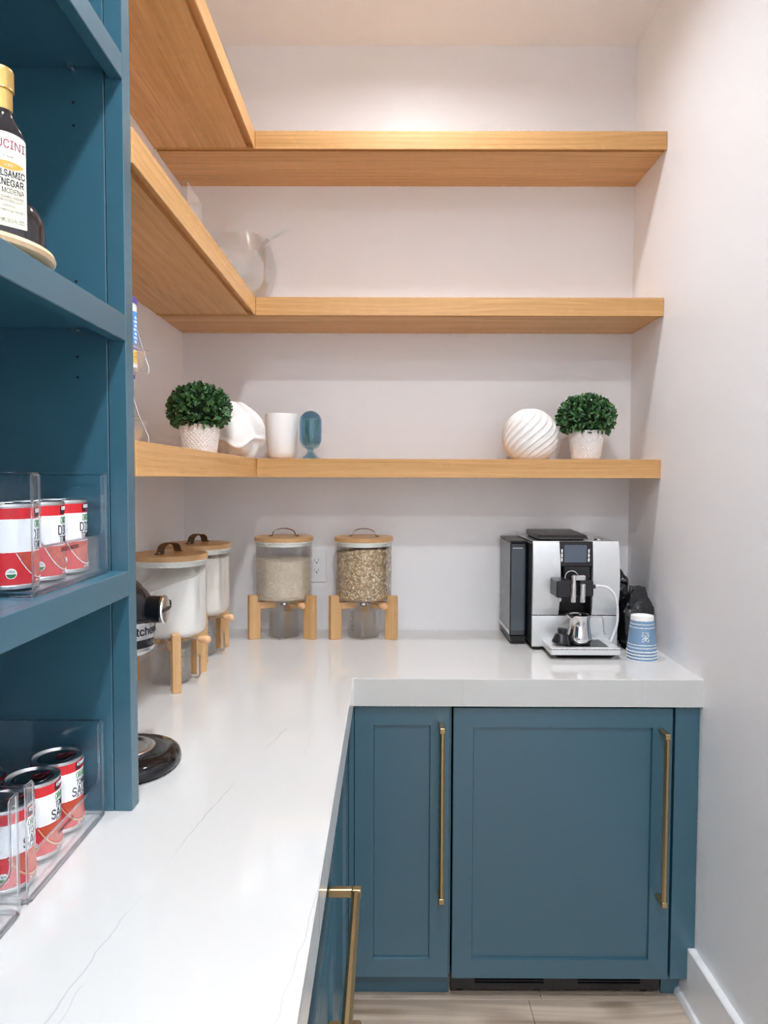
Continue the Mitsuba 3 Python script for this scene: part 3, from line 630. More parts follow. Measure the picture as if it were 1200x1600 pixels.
part(mj, 'cup', lathe([(0, .033), (.0145, .0335), (.0270, .040), (.0340, .050), (.0368, .062), (.0372, .085), (.0362, .086), (.0358, .062), (.030, .050), (0, .042)], 48, (mx, my, ZS)), 'blue_glass', 40)
dome = [(.0372, .086), (.0378, .0862), (.0378, .115)] + [(.0378 * math.cos(t), .1215 + .0375 * math.sin(t)) for t in np.linspace(0, PI / 2, 12)]
dome += [(r_ * .955, z_ - (.0012 if r_ < .03 else 0)) for r_, z_ in dome[::-1]]
part(mj, 'dome', lathe(dome, 48, (mx, my, ZS)), 'blue_glass', 40)
rg = np.random.default_rng(8); st, tp = [], []
for i in range(90):
    r_, t_ = .0265 * math.sqrt(rg.uniform()), rg.uniform(0, 2 * PI); b_ = np.array([mx + .75 * r_ * math.cos(t_ + 1.0), my + .75 * r_ * math.sin(t_ + 1.0), ZS + .045]); e_ = np.array([mx + 1.15 * r_ * math.cos(t_) + .003, my + 1.15 * r_ * math.sin(t_), ZS + .130 + rg.uniform(-.002, .002)])
    st.append(tube([b_, e_], .00105, 4)); q = e_ - (e_ - b_) * .03; tp.append(tube([q, e_ + (e_ - b_) * .01], .0017, 5))
single('matchsticks', cat(st + tp), 'match', 'bundle of pale matchsticks standing inside the blue glass cloche', 'matches', kind='stuff')

# ------------------------------------------------------------------ clear box, glass bowl and ladle on the middle shelf
Z2 = 2.0434
bx = thing('clear_box', 'clear acrylic box on the middle side shelf near the glass bowl', 'box')
bo = cbox((-.68, 1.8735, Z2 + .0005), (-.50, 2.0141, Z2 + .1655), .001) - boxm((-.6775, 1.876, Z2 + .003), (-.5025, 2.0116, Z2 + .2))
part(bx, 'walls', tm(bo), 'acrylic')
zt_ = Z2 + .1655
part(bx, 'rim', tube([(-.681, 1.875, zt_), (-.5012, 1.875, zt_), (-.5012, 2.0128, zt_), (-.681, 2.0128, zt_)], .0015, 6, closed=True), 'glass_rim', 60)
part(bx, 'corner_edge', tube([(-.5012, 1.875, Z2 + .003), (-.5012, 1.875, zt_)], .0014, 6), 'glass_rim', 60)
part(bx, 'corner_edge', tube([(-.5012, 2.0128, Z2 + .003), (-.5012, 2.0128, zt_)], .0014, 6), 'glass_rim', 60)
gb = thing('glass_bowl', 'large clear glass punch bowl in the corner of the middle shelf', 'bowl')
bxx, byy = -.4995, 2.50
bprof = [(0, .006), (.045, .004), (.055, .0005), (.06, .006), (.085, .022), (.108, .050), (.122, .085), (.1265, .120), (.124, .150), (.116, .180), (.1065, .212), (.1045, .2195), (.1020, .2195), (.1035, .210), (.113, .178), (.121, .150), (.1235, .120), (.119, .085), (.105, .052), (.082, .026), (.055, .0115), (0, .010)]
part(gb, 'bowl_body', lathe(bprof, 72, (bxx, byy, Z2)), 'clear_glass', 40)
ld = thing('glass_ladle', 'clear glass ladle leaning over the rim of the punch bowl', 'ladle')
part(ld, 'handle', tube(spline([(-.515, 2.49, Z2 + .060), (-.475, 2.495, Z2 + .115), (-.440, 2.50, Z2 + .165), (-.410, 2.50, Z2 + .2150), (-.385, 2.50, Z2 + .2330), (-.360, 2.50, Z2 + .2480), (-.3334, 2.50, Z2 + .2635)], 30), .0058, 10), 'glass_rim', 60)
part(ld, 'scoop', lathe([(0, 0), (.018, .003), (.030, .014), (.034, .030), (.032, .030), (.028, .016), (.016, .006), (0, .003)], 32, (-.53, 2.488, Z2 + .030)), 'clear_glass', 40)

# ------------------------------------------------------------------ wire rack with canister by the cabinet
wr = thing('wire_rack', 'two-tier wire and clear plastic rack on the lowest side shelf', 'rack')
for yy in (1.288, 1.376):
    for z0, zt, xa in ((ZS + .002, ZS + .104, -.446), (ZS + .133, ZS + .250, -.444)):
        wp = [(xa - .12, yy, zt), (xa - .042, yy, zt)] + [(xa - .042 + .012 * math.sin(u), yy, zt - .012 + .012 * math.cos(u)) for u in (.5, 1.0, 1.35)] + [(xa - .018, yy, zt - .05), (xa - .004, yy, z0 + .022), (xa, yy, z0 + .012), (xa, yy, z0), (xa - .003, yy, z0 - .0015)]
        part(wr, 'side_wire', tube(wp, .0015, 8), 'steel', 60)
for z0, xa in ((ZS + .0, -.446), (ZS + .130, -.444)):
    tr_ = prism([(xa - .15, z0 + .006), (xa - .030, z0 + .0008), (xa - .020, z0 + .0008), (xa - .001, z0 + .042), (xa - .003, z0 + .042), (xa - .022, z0 + .0036), (xa - .15, z0 + .009)], .085, 'y').apply_translation((0, 1.2895, 0))
    part(wr, 'tray', tr_, 'acrylic'); part(wr, 'tray_wire', tube([(xa - .12, 1.289, z0 + .064), (xa, 1.289, z0 + .0425), (xa, 1.375, z0 + .0425), (xa - .12, 1.375, z0 + .064)], .0015, 6), 'steel', 60)
    part(wr, 'tray_edge', tube([(xa - .020, 1.29, z0 + .0022), (xa - .020, 1.374, z0 + .0022)], .0018, 6), 'glass_rim', 60)
cn = thing('drink_canister', 'blue and white canister with purple lid in the upper rack tray', 'canister')
cxx, cyy, cz = -.4935, 1.332, ZS + .1355
part(cn, 'tub', lathe([(0, 0), (.040, 0), (.041, .002), (.041, .116), (0, .116)], 48, (cxx, cyy, cz)), 'white', 40)
part(cn, 'lid', lathe([(0, .1145), (.0425, .1145), (.0428, .124), (.041, .126), (0, .126)], 48, (cxx, cyy, cz)), 'purple', 40)
la = part(cn, 'label', patch(.0411, -PI, PI * .99, .038, .100, 48).apply_translation((cxx, cyy, cz)), 'sky_blue', 40)
part(la, 'yellow_field', patch(.0413, -.35, .12, .008, .030).apply_translation((cxx, cyy, cz)), 'sugar_yellow', 40)
part(la, 'purple_band', patch(.0413, -PI, PI * .99, .032, .0365, 48).apply_translation((cxx, cyy, cz)), 'purple', 40)
for q in range(7): part(la, 'white_mark', patch(.0416, -.16 - .04 * (q % 2), .06 + .03 * (q % 3), .044 + .0072 * q, .0482 + .0072 * q, thick=.0002).apply_translation((cxx, cyy, cz)), 'paper_white', 40)
for q in range(6): part(la, 'white_mark', patch(.0416, -.62 - .03 * (q % 3), -.42 + .05 * (q % 2), .046 + .0085 * q, .0485 + .0085 * q, thick=.0002).apply_translation((cxx, cyy, cz)), 'paper_white', 40)
zb_ = thing('zipper_bag', 'clear plastic bag with purple zip in the lower rack tray', 'bag')
g = np.random.default_rng(2); gx = np.linspace(-.570, -.462, 8); gz = np.linspace(ZS + .008, ZS + .122, 9)
fr_, bk_ = [], []
for zz in gz:
    for xx in gx:
        u = (zz - gz[0]) / (gz[-1] - gz[0]); th_ = .018 * math.sin(PI * (xx - gx[0]) / (gx[-1] - gx[0])) * (1 - u) ** .6 + .001
        w_ = g.normal() * .0015; fr_.append((xx, 1.345 - th_ + w_, zz)); bk_.append((xx, 1.345 + th_ + w_, zz))
V = np.array(fr_ + bk_); F = []
for r_ in range(8):
    for c_ in range(7):
        q = r_ * 8 + c_; F += [(q, q + 1, q + 9), (q, q + 9, q + 8), (q + 72, q + 81, q + 73), (q + 72, q + 80, q + 81)]
part(zb_, 'film', trimesh.Trimesh(V, F, process=False), 'zip_film', True)
part(zb_, 'zip_strip', tm(cbox((-.572, 1.341, ZS + .1175), (-.460, 1.349, ZS + .1255), .001)), 'purple')
part(zb_, 'slider', tm(cbox((-.482, 1.338, ZS + .1165), (-.470, 1.352, ZS + .1275), .002)), 'white_plastic')

# ------------------------------------------------------------------ grain dispensers
def grains(n, r, z0, ztop, shape, seed, cols):
    """many small grains lying against the inside of the jar: stuff"""
    rg = np.random.default_rng(seed); V, F, C = [], [], []
    L, Wd, Th, flat = shape
    if flat:
        k = 7; t = np.arange(k) * 2 * PI / k; b0 = np.vstack([np.stack([np.cos(t), np.sin(t), 0 * t], 1), [[0, 0, .5]], [[0, 0, -.5]]])
        tri = np.array([(i, (i + 1) % k, k) for i in range(k)] + [((i + 1) % k, i, k + 1) for i in range(k)])
    else:
        b0 = np.array([(-1, 0, 0), (1, 0, 0), (0, 1, 0), (0, -1, 0), (0, 0, 1), (0, 0, -1)], float) * [1, 1, 1]
        tri = np.array([(0, 3, 4), (3, 1, 4), (1, 2, 4), (2, 0, 4), (3, 0, 5), (1, 3, 5), (2, 1, 5), (0, 2, 5)])
    def add(p, nrm, lay):
        ax = np.cross(nrm, rg.normal(size=3)); ax /= np.linalg.norm(ax); nn = nrm + rg.normal(size=3) * .25; nn /= np.linalg.norm(nn); ax -= nn * (ax @ nn); ax /= np.linalg.norm(ax); sd = np.cross(nn, ax)
        s = rg.uniform(.75, 1.2); q = b0 * [L * s, Wd * s * rg.uniform(.8, 1.15), Th]
        V.append(p + q[:, :1] * ax + q[:, 1:2] * sd + q[:, 2:] * nn); F.append(tri + len(b0) * (len(V) - 1)); C.append(np.repeat([cols[int(rg.integers(len(cols)))] * rg.uniform(.85, 1.1)], len(b0), 0))
    for i in range(n):
        t = rg.uniform(0, 2 * PI); zz = z0 + (ztop(t) - z0) * rg.uniform()
        add(np.array([r * math.cos(t), r * math.sin(t), zz]), np.array([math.cos(t), math.sin(t), 0.0]), 0)
    for i in range(n // 3):
        t = rg.uniform(0, 2 * PI); rr = r * math.sqrt(rg.uniform()); e = (rr / r)
        add(np.array([rr * math.cos(t), rr * math.sin(t), ztop(t) * e + ztop(t + PI) * 0 + (1 - e) * (ztop(0) + ztop(PI)) / 2]), np.array([0, 0, 1.0]), 1)
    return trimesh.Trimesh(np.vstack(V), np.vstack(F), process=False), np.vstack(C)
RJ = .0985
jarp = [(0, .0), (.070, .0), (.086, .003), (.0945, .010), (RJ, .022), (RJ, .203), (RJ - .0024, .203), (RJ - .0024, .0230), (.0922, .0125), (.084, .0056), (.070, .0026), (0, .0026)]
def dispenser(x, y, legs, knob, hand, strap, label, what):
    key = thing('food_dispenser', label, 'dispenser', 'glass and bamboo food dispensers'); zj = 1.0425; o = (x, y, zj)
    part(key, 'jar', lathe(jarp, 96, o), 'jar_glass', 40, label='clear glass jar')
    part(key, 'jar_rim', tube(arc((x, y, zj + .203), RJ - .0011, 0, 2 * PI * 95 / 96, 96), .0013, 6, closed=True), 'glass_rim', 60)
    lid = part(key, 'lid', lathe([(0, .2075), (.1005, .2075), (.1025, .2090), (.1025, .2205), (.1005, .2225), (0, .2225)], 96, o), 'bamboo_x', 30, label='round bamboo lid')
    part(lid, 'seal_ring', lathe([(0, .191), (.0925, .191), (.0952, .1925), (.0945, .196), (.0952, .199), (.0952, .2025), (.0998, .2034), (.0998, .2074), (0, .2074)], 72, o), 'silicone', 40)
    d = np.array([math.cos(strap), math.sin(strap), 0]); q = np.array([-d[1], d[0], 0]); c = np.array(o)
    for s in (-1, 1):
        part(lid, 'rivet', lathe([(0, 0), (.0034, 0), (.0034, .0022), (.0022, .0034), (0, .0036)], 16, tuple(c + d * s * .046 + [0, 0, .2243])), 'chrome', 40)
        sl = [tuple(d * (s * .058 + .010 * math.cos(t)) + q * .0028 * math.sin(t)) for t in np.linspace(0, 2 * PI, 17)[:-1]]
        part(lid, 'slot', prism([(a_, b_) for a_, b_, _ in sl], .0004).apply_translation(c + [0, 0, .2224]), 'twig')
    ss = np.linspace(-1, 1, 21); hh = np.where(abs(ss) > .80, .2235, .2235 + .0255 * np.sqrt(np.maximum(0, 1 - (ss / .80) ** 2)) ** .8)
    pl = np.array([c + d * s_ * .052 + [0, 0, h_] for s_, h_ in zip(ss, hh)]); V = []
    for w_, dz in ((-.0115, 0), (.0115, 0), (.0115, .0016), (-.0115, .0016)): V.append(pl + q * w_ + [0, 0, dz])
    V = np.vstack(V); n_ = len(ss); F = []
    for k_ in range(4):
        l_ = (k_ + 1) % 4
        for i in range(n_ - 1): F += [(k_ * n_ + i, l_ * n_ + i, l_ * n_ + i + 1), (k_ * n_ + i, l_ * n_ + i + 1, k_ * n_ + i + 1)]
    F += [(0, n_, 2 * n_), (0, 2 * n_, 3 * n_)] + [(n_ - 1, 3 * n_ - 1, 2 * n_ - 1), (n_ - 1, 4 * n_ - 1, 3 * n_ - 1)]
    part(lid, 'strap_handle', orient(trimesh.Trimesh(V, F, process=False)), 'leather', 40, label='brown leather strap handle')
    # stand: three legs with inward brackets and a ring plate under the jar
    for al in legs:
        lg = cbox((.0885, -.011, CT), (.1285, .011, 1.0655), .0012) - lathe_m([(0, 1.0415), (RJ + .0008, 1.0415), (RJ + .0008, 1.2), (0, 1.2)])
        L_ = part(key, 'leg', rotz(tm(lg), al).apply_translation((x, y, 0)), 'bamboo_z')
        part(L_, 'bracket', rotz(tm(cbox((.034, -.0145, 1.0185), (.0905, .0145, 1.0415), .001)), al).apply_translation((x, y, 0)), 'bamboo_x')
    vk = part(key, 'valve', lathe([(0, -.020), (.0125, -.020), (.0155, -.017), (.0155, -.010), (.0200, -.006), (.0200, -.0015), (0, -.0015)], 40, o), 'chrome', 40)
    kd = np.array([math.cos(knob), math.sin(knob), 0]); part(vk, 'lever', tube([c + kd * .012 + [0, 0, -.0075], c + kd * .085 + [0, 0, -.009]], .0022, 8), 'chrome', 60)
    kb = lathe([(0, 0), (.0062, .001), (.0078, .004), (.0098, .013), (.0108, .022), (.0102, .028), (.0072, .0325), (0, .034)], 28)
    kb.apply_transform(trimesh.geometry.align_vectors([0, 0, 1], kd)); part(vk, 'knob', kb.apply_translation(c + kd * .083 + [0, 0, -.0095]), 'peg_wood', 40, label='turned wood lever knob')
    # measuring cup under the valve
    ck = thing('measuring_cup', 'clear glass measuring cup under ' + what, 'cup', 'glass cups under the dispensers')
    part(ck, 'cup_body', lathe([(0, .0005), (.048, .0005), (.0535, .004), (.0545, .010), (.0545, .0950), (.0535, .0958), (.0525, .0950), (.0525, .0115), (.0510, .0065), (0, .0060)], 64, (x, y, CT)), 'clear_glass', 40)
    hd = np.array([math.cos(hand), math.sin(hand), 0]); cc = np.array([x, y, CT])
    part(ck, 'handle', tube(spline([cc + hd * r_ + [0, 0, z_] for r_, z_ in ((.053, .072), (.066, .073), (.0755, .070), (.0775, .060), (.0775, .025), (.0755, .014), (.066, .012), (.053, .014))], 30), .0042, 10), 'glass_rim', 60)
    for i, zz in enumerate((.03, .045, .06, .075)):
        part(ck, 'mark', patch(.0547, hand - .95, hand - .95 + (.30 if i % 2 else .20), zz, zz + .0010).apply_translation((x, y, CT)), 'ink_grey', 40)
    return o
def lathe_m(p):
    m = lathe(p, 72); return m3.Manifold(m3.Mesh(m.vertices.astype(np.float32), m.faces.astype(np.uint32)))
R_ = math.radians
XR1, YR1, XO1 = -.358, 2.553, -.079
oR = dispenser(XR1, YR1, [R_(-27), R_(207), R_(90)], R_(-47), R_(-92), 0.0, 'rice filled glass dispenser with bamboo stand in front of the outlet', 'the rice dispenser')
oO = dispenser(XO1, YR1, [R_(-27), R_(207), R_(90)], R_(-47), R_(-90), 0.0, 'rolled oat filled glass dispenser with bamboo stand on the back counter', 'the oat dispenser')
o1 = dispenser(-.588, 1.975, [R_(-66), R_(60), R_(178)], R_(-10), R_(2), R_(73), 'large flour dispenser behind the black mixer, nearest of the four', 'the flour dispenser by the mixer')
o2 = dispenser(-.590, 2.283, [R_(-68), R_(60), R_(178)], R_(-8), R_(2), R_(73), 'flour dispenser in the counter corner behind the first flour jar', 'the corner flour dispenser')
ri = RJ - .0050
def core(o, ztop, mname, name, label, cat_, gr=None, kind='stuff', rr=ri):
    n = 72; th = np.arange(n) * 2 * PI / n; zt = np.array([ztop(t) for t in th]); rows = [(.060, .0045), (.082, .0072), (.0905, .0135), (rr, .0235)]
    V = [(0, 0, .0045)]
    for r_, z_ in rows: V += [(r_ * math.cos(t), r_ * math.sin(t), z_) for t in th]
    for s in (1.0, .8, .5, .25): V += [(rr * s * math.cos(t), rr * s * math.sin(t), z_ * s + (1 - s) * zt.mean()) for t, z_ in zip(th, zt)]
    V.append((0, 0, zt.mean())); F = [(0, 1 + (i + 1) % n, 1 + i) for i in range(n)]
    for k_ in range(7):
        for i in range(n):
            j = (i + 1) % n; a_, b_ = 1 + k_ * n, 1 + (k_ + 1) * n; F += [(a_ + i, a_ + j, b_ + j), (a_ + i, b_ + j, b_ + i)]
    F += [(1 + 7 * n + i, 1 + 7 * n + (i + 1) % n, len(V) - 1) for i in range(n)]
    m = orient(trimesh.Trimesh(np.array(V), F, process=False)).apply_translation(o)
    if gr is None: return single(name, m, mname, label, cat_, kind=kind, smooth=50)
    key = thing(name, label, cat_, kind=kind); part(key, 'filling', m, mname, 50); g_, c_ = gr; part(key, 'grain', g_.apply_translation(o), 'rice', False, color=c_, kind='stuff'); return key
A = lambda *c: np.array(c, float)
rt = lambda t: .143 + .003 * math.sin(t * 2 + 1) + .004 * max(0, math.sin(t))
ot = lambda t: .176 + .007 * math.sin(t + 2.2) + .003 * math.sin(3 * t)
core(oR, rt, 'rice_core', 'rice', 'pale short grain rice filling the left dispenser of the back pair', 'rice', grains(7500, ri + .0005, .012, rt, (.0028, .0012, .0012, False), 11, [A(.84, .78, .67), A(.78, .71, .59), A(.88, .83, .74), A(.70, .61, .48)]))
core(oO, ot, 'oat_core', 'rolled_oats', 'speckled rolled oats filling the dispenser beside the rice', 'oats', grains(3600, ri + .0004, .012, ot, (.0042, .0033, .0010, True), 12, [A(.62, .48, .31), A(.74, .62, .46), A(.45, .31, .17), A(.82, .72, .57), A(.55, .40, .23)]))
core(o1, lambda t: .153 + .030 * math.cos(t - .55) + .003 * math.sin(4 * t), 'flour', 'flour', 'smooth white flour sloping up inside the nearest dispenser', 'flour', rr=RJ - .0035)
core(o2, lambda t: .175 + .006 * math.cos(t) + .002 * math.sin(5 * t), 'flour_rough', 'oat_flour', 'creamy flour dusting the jar of the corner dispenser', 'flour', rr=RJ - .0035)

# ------------------------------------------------------------------ outlet
ol = thing('power_outlet', 'white duplex outlet plate on the back wall behind the rice dispenser', 'outlet')
part(ol, 'plate', tm(cbox((-.2895, YB - .006, 1.0885), (-.2175, YB - .0002, 1.2085), .002)), 'white_plastic')
part(ol, 'insert', tm(cbox((-.2700, YB - .0075, 1.1150), (-.2370, YB - .0058, 1.1820), .001)), 'white_plastic')
for zz in (1.1660, 1.1310):
    for dx in (-.0065, .0065): part(ol, 'slot', tm(boxm((-.2535 + dx - .0008, YB - .0079, zz), (-.2535 + dx + .0008, YB - .0074, zz + .008))), 'dark_gap')
    part(ol, 'ground_slot', tm(boxm((-.2560, YB - .0079, zz - .0078), (-.2510, YB - .0074, zz - .0030))), 'dark_gap')

# ------------------------------------------------------------------ stand mixer behind the cabinet
mk = thing('stand_mixer', 'glossy black stand mixer with chrome band behind the blue cabinet', 'mixer')
MX, MY = -.5065, 1.388
t = np.linspace(0, 2 * PI, 65)[:-1]
def plate(s, z):      # D-shaped foot: round towards the room, tapering to the back
    out = []
    for q in t:
        c, s_ = math.cos(q), math.sin(q); rx = .106 if c > 0 else .215; ry = .110 if c > 0 else .110 - .012 * abs(c)
        out.append((MX + .001 + (rx - s) * np.sign(c) * abs(c) ** .9, MY + (ry - s) * np.sign(s_) * abs(s_) ** .9))
    return np.array(out), z
part(mk, 'foot', loft([plate(.006, CT + .001), plate(.001, CT + .005), plate(0, CT + .012), plate(.003, CT + .021), plate(.010, CT + .0275), plate(.022, CT + .0315), plate(.045, CT + .033)]), 'black_gloss', 60)
part(mk, 'bowl_clamp', lathe([(.053, .030), (.060, .0305), (.0605, .0365), (.057, .039), (.050, .0385), (.046, .034), (.046, .031), (.053, .030)], 48, (MX, MY, CT)), 'steel', 40)
part(mk, 'clamp_floor', lathe([(0, .031), (.047, .031), (.047, .0335), (.020, .0345), (0, .0345)], 40, (MX, MY, CT)), 'steel', 40)
part(mk, 'column', tm(m3.Manifold.batch_hull([m3.Manifold.sphere(r_, 40).scale([1, .8, 1]).translate([x_, MY, z_]) for x_, z_, r_ in ((-.655, CT + .06, .055), (-.655, CT + .24, .062), (-.64, CT + .10, .055))])), 'black_gloss', 60)
head = m3.Manifold.batch_hull([m3.Manifold.sphere(1, 48).scale([a_, b_, c_]).translate([x_, MY, z_]) for x_, z_, a_, b_, c_ in ((-.660, CT + .322, .066, .062, .066), (-.560, CT + .318, .070, .064, .066), (MX - .006, CT + .305, .066, .060, .056))])
head = head + m3.Manifold.batch_hull([m3.Manifold.cylinder(.01, .0605, .0605, 64).translate([MX, MY, CT + .283]), m3.Manifold.sphere(1, 48).scale([.058, .056, .05]).translate([MX - .01, MY, CT + .320])])
part(mk, 'head', tm(head), 'black_gloss', 50)
part(mk, 'name_band', lathe([(.0560, .2510), (.0615, .2512), (.0620, .2530), (.0620, .2805), (.0612, .2825), (.0560, .2828)], 64, (MX, MY, CT)), 'steel', 40, label='chrome band with dark brand lettering')
part(mk + '__name_band', 'lettering', bend(text2('KitchenAid', .0150, bold=True, width=.105, depth=.0005), .0620, -.24, CT + .2600).apply_translation((MX, MY, 0)), 'ink', False)
part(mk, 'planetary_ring', lathe([(0, .236), (.0585, .236), (.0595, .239), (.0590, .250), (0, .250)], 64, (MX, MY, CT)), 'black_gloss', 40)
part(mk, 'drip_ring', lathe([(0, .2135), (.030, .2135), (.048, .219), (.0600, .2275), (.0612, .2290), (.0612, .2355), (0, .2355)], 64, (MX, MY, CT)), 'steel', 40)
part(mk, 'beater_shaft', lathe([(0, .165), (.0065, .165), (.0065, .214), (0, .214)], 20, (MX - .022, MY, CT)), 'steel', 40)
def along_x(m, x, y, z): return m.apply_transform(trimesh.transformations.rotation_matrix(PI / 2, [0, 1, 0])).apply_translation((x, y, z))
HZ = 1.2175
part(mk, 'hub', along_x(lathe([(0, -.045), (.034, -.045), (.0295, -.020), (.0262, -.010), (.0255, .020), (.0, .020)], 48), -.4475, MY, HZ), 'black_gloss', 40)
hc = part(mk, 'hub_cover', along_x(lathe([(0, .0), (.0262, .0), (.0268, .002), (.0268, .005), (.0250, .0072), (.0215, .0066), (.0, .0062)], 48), -.4275, MY, HZ), 'chrome', 40)
part(hc, 'grip_bar', tm(cbox((-.4215, MY - .019, HZ - .0035), (-.4185, MY + .019, HZ + .0035), .001)), 'black')
part(mk, 'attachment_knob', along_x(lathe([(0, .0), (.0085, .0), (.0098, .003), (.0098, .011), (.0080, .014), (0, .014)], 32), -.4360, MY + .0335, HZ + .004), 'black_gloss', 40)

# ------------------------------------------------------------------ coffee machine
cm = thing('coffee_machine', 'silver and black bean-to-cup coffee machine on the white counter', 'coffee machine')
X0, X1, YFm, YBk, Z0, Z1 = .469, .746, 2.345, 2.645, .926, 1.268
cav = boxm((.557, 2.2, 1.030), (.660, 2.43, 1.188))
part(cm, 'body', tm(cbox((X0, YFm + .012, Z0), (X1, YBk, Z1 - .004), .006) - cav), 'black')
def panel(x0, x1, z0, z1, bulge, cut0=0, cut1=0):
    n = 14; zz = np.linspace(z0, z1, n); P = []
    yy = YFm + .006 - bulge * np.sin(PI * (zz - z0) / (z1 - z0)) ** .7
    V, F = [], []
    for z_, y_, u in zip(zz, yy, np.linspace(0, 1, n)):
        e = math.sin(PI * u); V += [(x0 + cut0 * e, y_, z_), (x1 - cut1 * e, y_, z_), (x1 - cut1 * e, YFm + .0125, z_), (x0 + cut0 * e, YFm + .0125, z_)]
    for i in range(n - 1):
        for j in range(4):
            l = (j + 1) % 4; a_, b_ = i * 4, i * 4 + 4; F += [(a_ + j, a_ + l, b_ + l), (a_ + j, b_ + l, b_ + j)]
    F += [(0, 2, 1), (0, 3, 2), (n * 4 - 4, n * 4 - 3, n * 4 - 2), (n * 4 - 4, n * 4 - 2, n * 4 - 1)]
    return orient(trimesh.Trimesh(V, F, process=False))
part(cm, 'front_panel', panel(X0 + .002, .5555, 1.0295, Z1, .012, 0, -.0035), 'silver', 25, label='brushed silver front panel')
part(cm, 'front_panel', panel(.6625, X1, 1.0295, Z1, .012, .0, -.003), 'silver', 25, label='brushed silver front panel')
part(cm, 'lower_panel', panel(X0 + .002, X1, Z0, 1.0265, .003), 'silver', 25, label='silver lower front panel')
part(cm, 'top_plate', tm(cbox((X0 + .001, YFm + .012, Z1 - .0035), (X1 - .001, YBk, Z1), .001)), 'steel')
cp = part(cm, 'control_panel', tm(cbox((.5565, YFm - .003, 1.1865), (.6615, YFm + .0122, Z1 - .001), .002)), 'black')
sc = part(cp, 'screen', tm(cbox((.5695, YFm - .0042, 1.2005), (.6415, YFm - .0028, 1.2565), .0005)), 'screen')
for bxp in (.5625, .6485):
    for i in range(3): part(cp, 'button', tm(cbox((bxp - .0026, YFm - .0045, 1.2030 + .0142 * i), (bxp + .0026, YFm - .0028, 1.2150 + .0142 * i), .0006)), 'white_plastic')
part(cm, 'hopper_lid', prism([(2.375, Z1 + .004), (2.385, Z1 + .004), (2.60, Z1 + .004), (2.60, Z1 + .022), (2.395, Z1 + .0165), (2.377, Z1 + .010)], .156, 'x').apply_translation((.497, 0, 0)), 'black', 30)
part(cm, 'hopper_seat', tm(boxm((.503, 2.395, Z1), (.645, 2.595, Z1 + .0042))), 'rubber')
part(cm, 'power_button', lathe([(0, 0), (.013, 0), (.013, .003), (.011, .004), (0, .004)], 28, (.700, 2.42, Z1)), 'chrome', 40)
# spout unit
SY = 2.245
sp = part(cm, 'spout', tm(cbox((.526, SY + .006, 1.1005), (.578, 2.40, 1.1535), .003) + cbox((.598, SY + .006, 1.1055), (.640, 2.40, 1.1535), .003) + cbox((.56, SY + .030, 1.108), (.62, 2.42, 1.150), .003)), 'black')
part(sp, 'back_block', tm(cbox((.568, 2.33, 1.15), (.65, 2.428, 1.187), .002)), 'black')
part(sp, 'name_plate', tm(cbox((.583, SY + .012, 1.153), (.617, SY + .040, 1.170), .002)), 'steel')
for nx in (.5765, .6050):
    part(sp, 'nozzle', lathe([(0, 1.0885), (.0072, 1.0885), (.0078, 1.0900), (.0078, 1.1000), (.0070, 1.1008), (.0070, 1.1030), (.0085, 1.1040), (.0085, 1.1440), (.0078, 1.1455), (0, 1.1455)], 28, (nx, SY, 0)), 'chrome', 40)
part(sp, 'upper_nozzle', lathe([(0, 1.144), (.0068, 1.144), (.0068, 1.170), (.0060, 1.1715), (0, 1.1715)], 24, (.5790, SY + .006, 0)), 'chrome', 40)
part(sp, 'side_nozzle', lathe([(0, 1.0885), (.0050, 1.0885), (.0050, 1.1015), (0, 1.1015)], 20, (.5385, SY + .016, 0)), 'chrome', 40)
part(sp, 'wire_loop', tube(arc((.5730, SY + .012, 1.164), .0200, -.1, PI + .2, 24, plane='xz'), .0016, 8), 'chrome', 60)
part(sp, 'hose_socket', along_x(lathe([(0, 0), (.0062, 0), (.0062, .009), (0, .009)], 20), .6395, SY + .020, 1.1345), 'black', 40)
part(cm, 'milk_hose', tube(spline([(.648, SY + .020, 1.1350), (.670, SY + .020, 1.1360), (.695, SY + .020, 1.1260), (.713, SY + .022, 1.100), (.7215, SY + .028, 1.062), (.7235, SY + .035, 1.020), (.718, SY + .045, .985), (.708, SY + .05, .955)], 44), .0042, 10), 'white_plastic', 60, label='white milk hose')
# drip tray
TYF, TZ = 2.2215, .9515
trm = cbox((.5035, TYF, .9285), (.7185, YFm + .006, TZ), .0025)
tk = part(cm, 'drip_tray', tm(trm), 'silver'); part(tk, 'seam', tm(boxm((.5030, TYF - .0004, .9462), (.7190, TYF + .02, .9478))), 'dark_gap')
part(tk, 'grate', tm(cbox((.555, TYF + .016, TZ - .0005), (.685, YFm - .006, TZ + .0008), .0004)), 'black')
for i in range(9): part(tk, 'grate_bar', tm(boxm((.559 + .0142 * i, TYF + .018, TZ + .0006), (.5635 + .0142 * i, YFm - .008, TZ + .0014))), 'black_gloss')
part(tk, 'underside', tm(hull([(.53, TYF + .03, .916), (.70, TYF + .03, .916), (.52, TYF + .008, .9286), (.71, TYF + .008, .9286), (.53, YFm + .1, .916), (.70, YFm + .1, .916), (.52, YFm + .01, .9286), (.71, YFm + .01, .9286)])), 'black')
for fx in (.49, .725):
    for fy in (2.37, 2.62): part(cm, 'foot', lathe([(0, 0), (.012, 0), (.012, .0125), (0, .0125)], 16, (fx, fy, CT)), 'rubber')
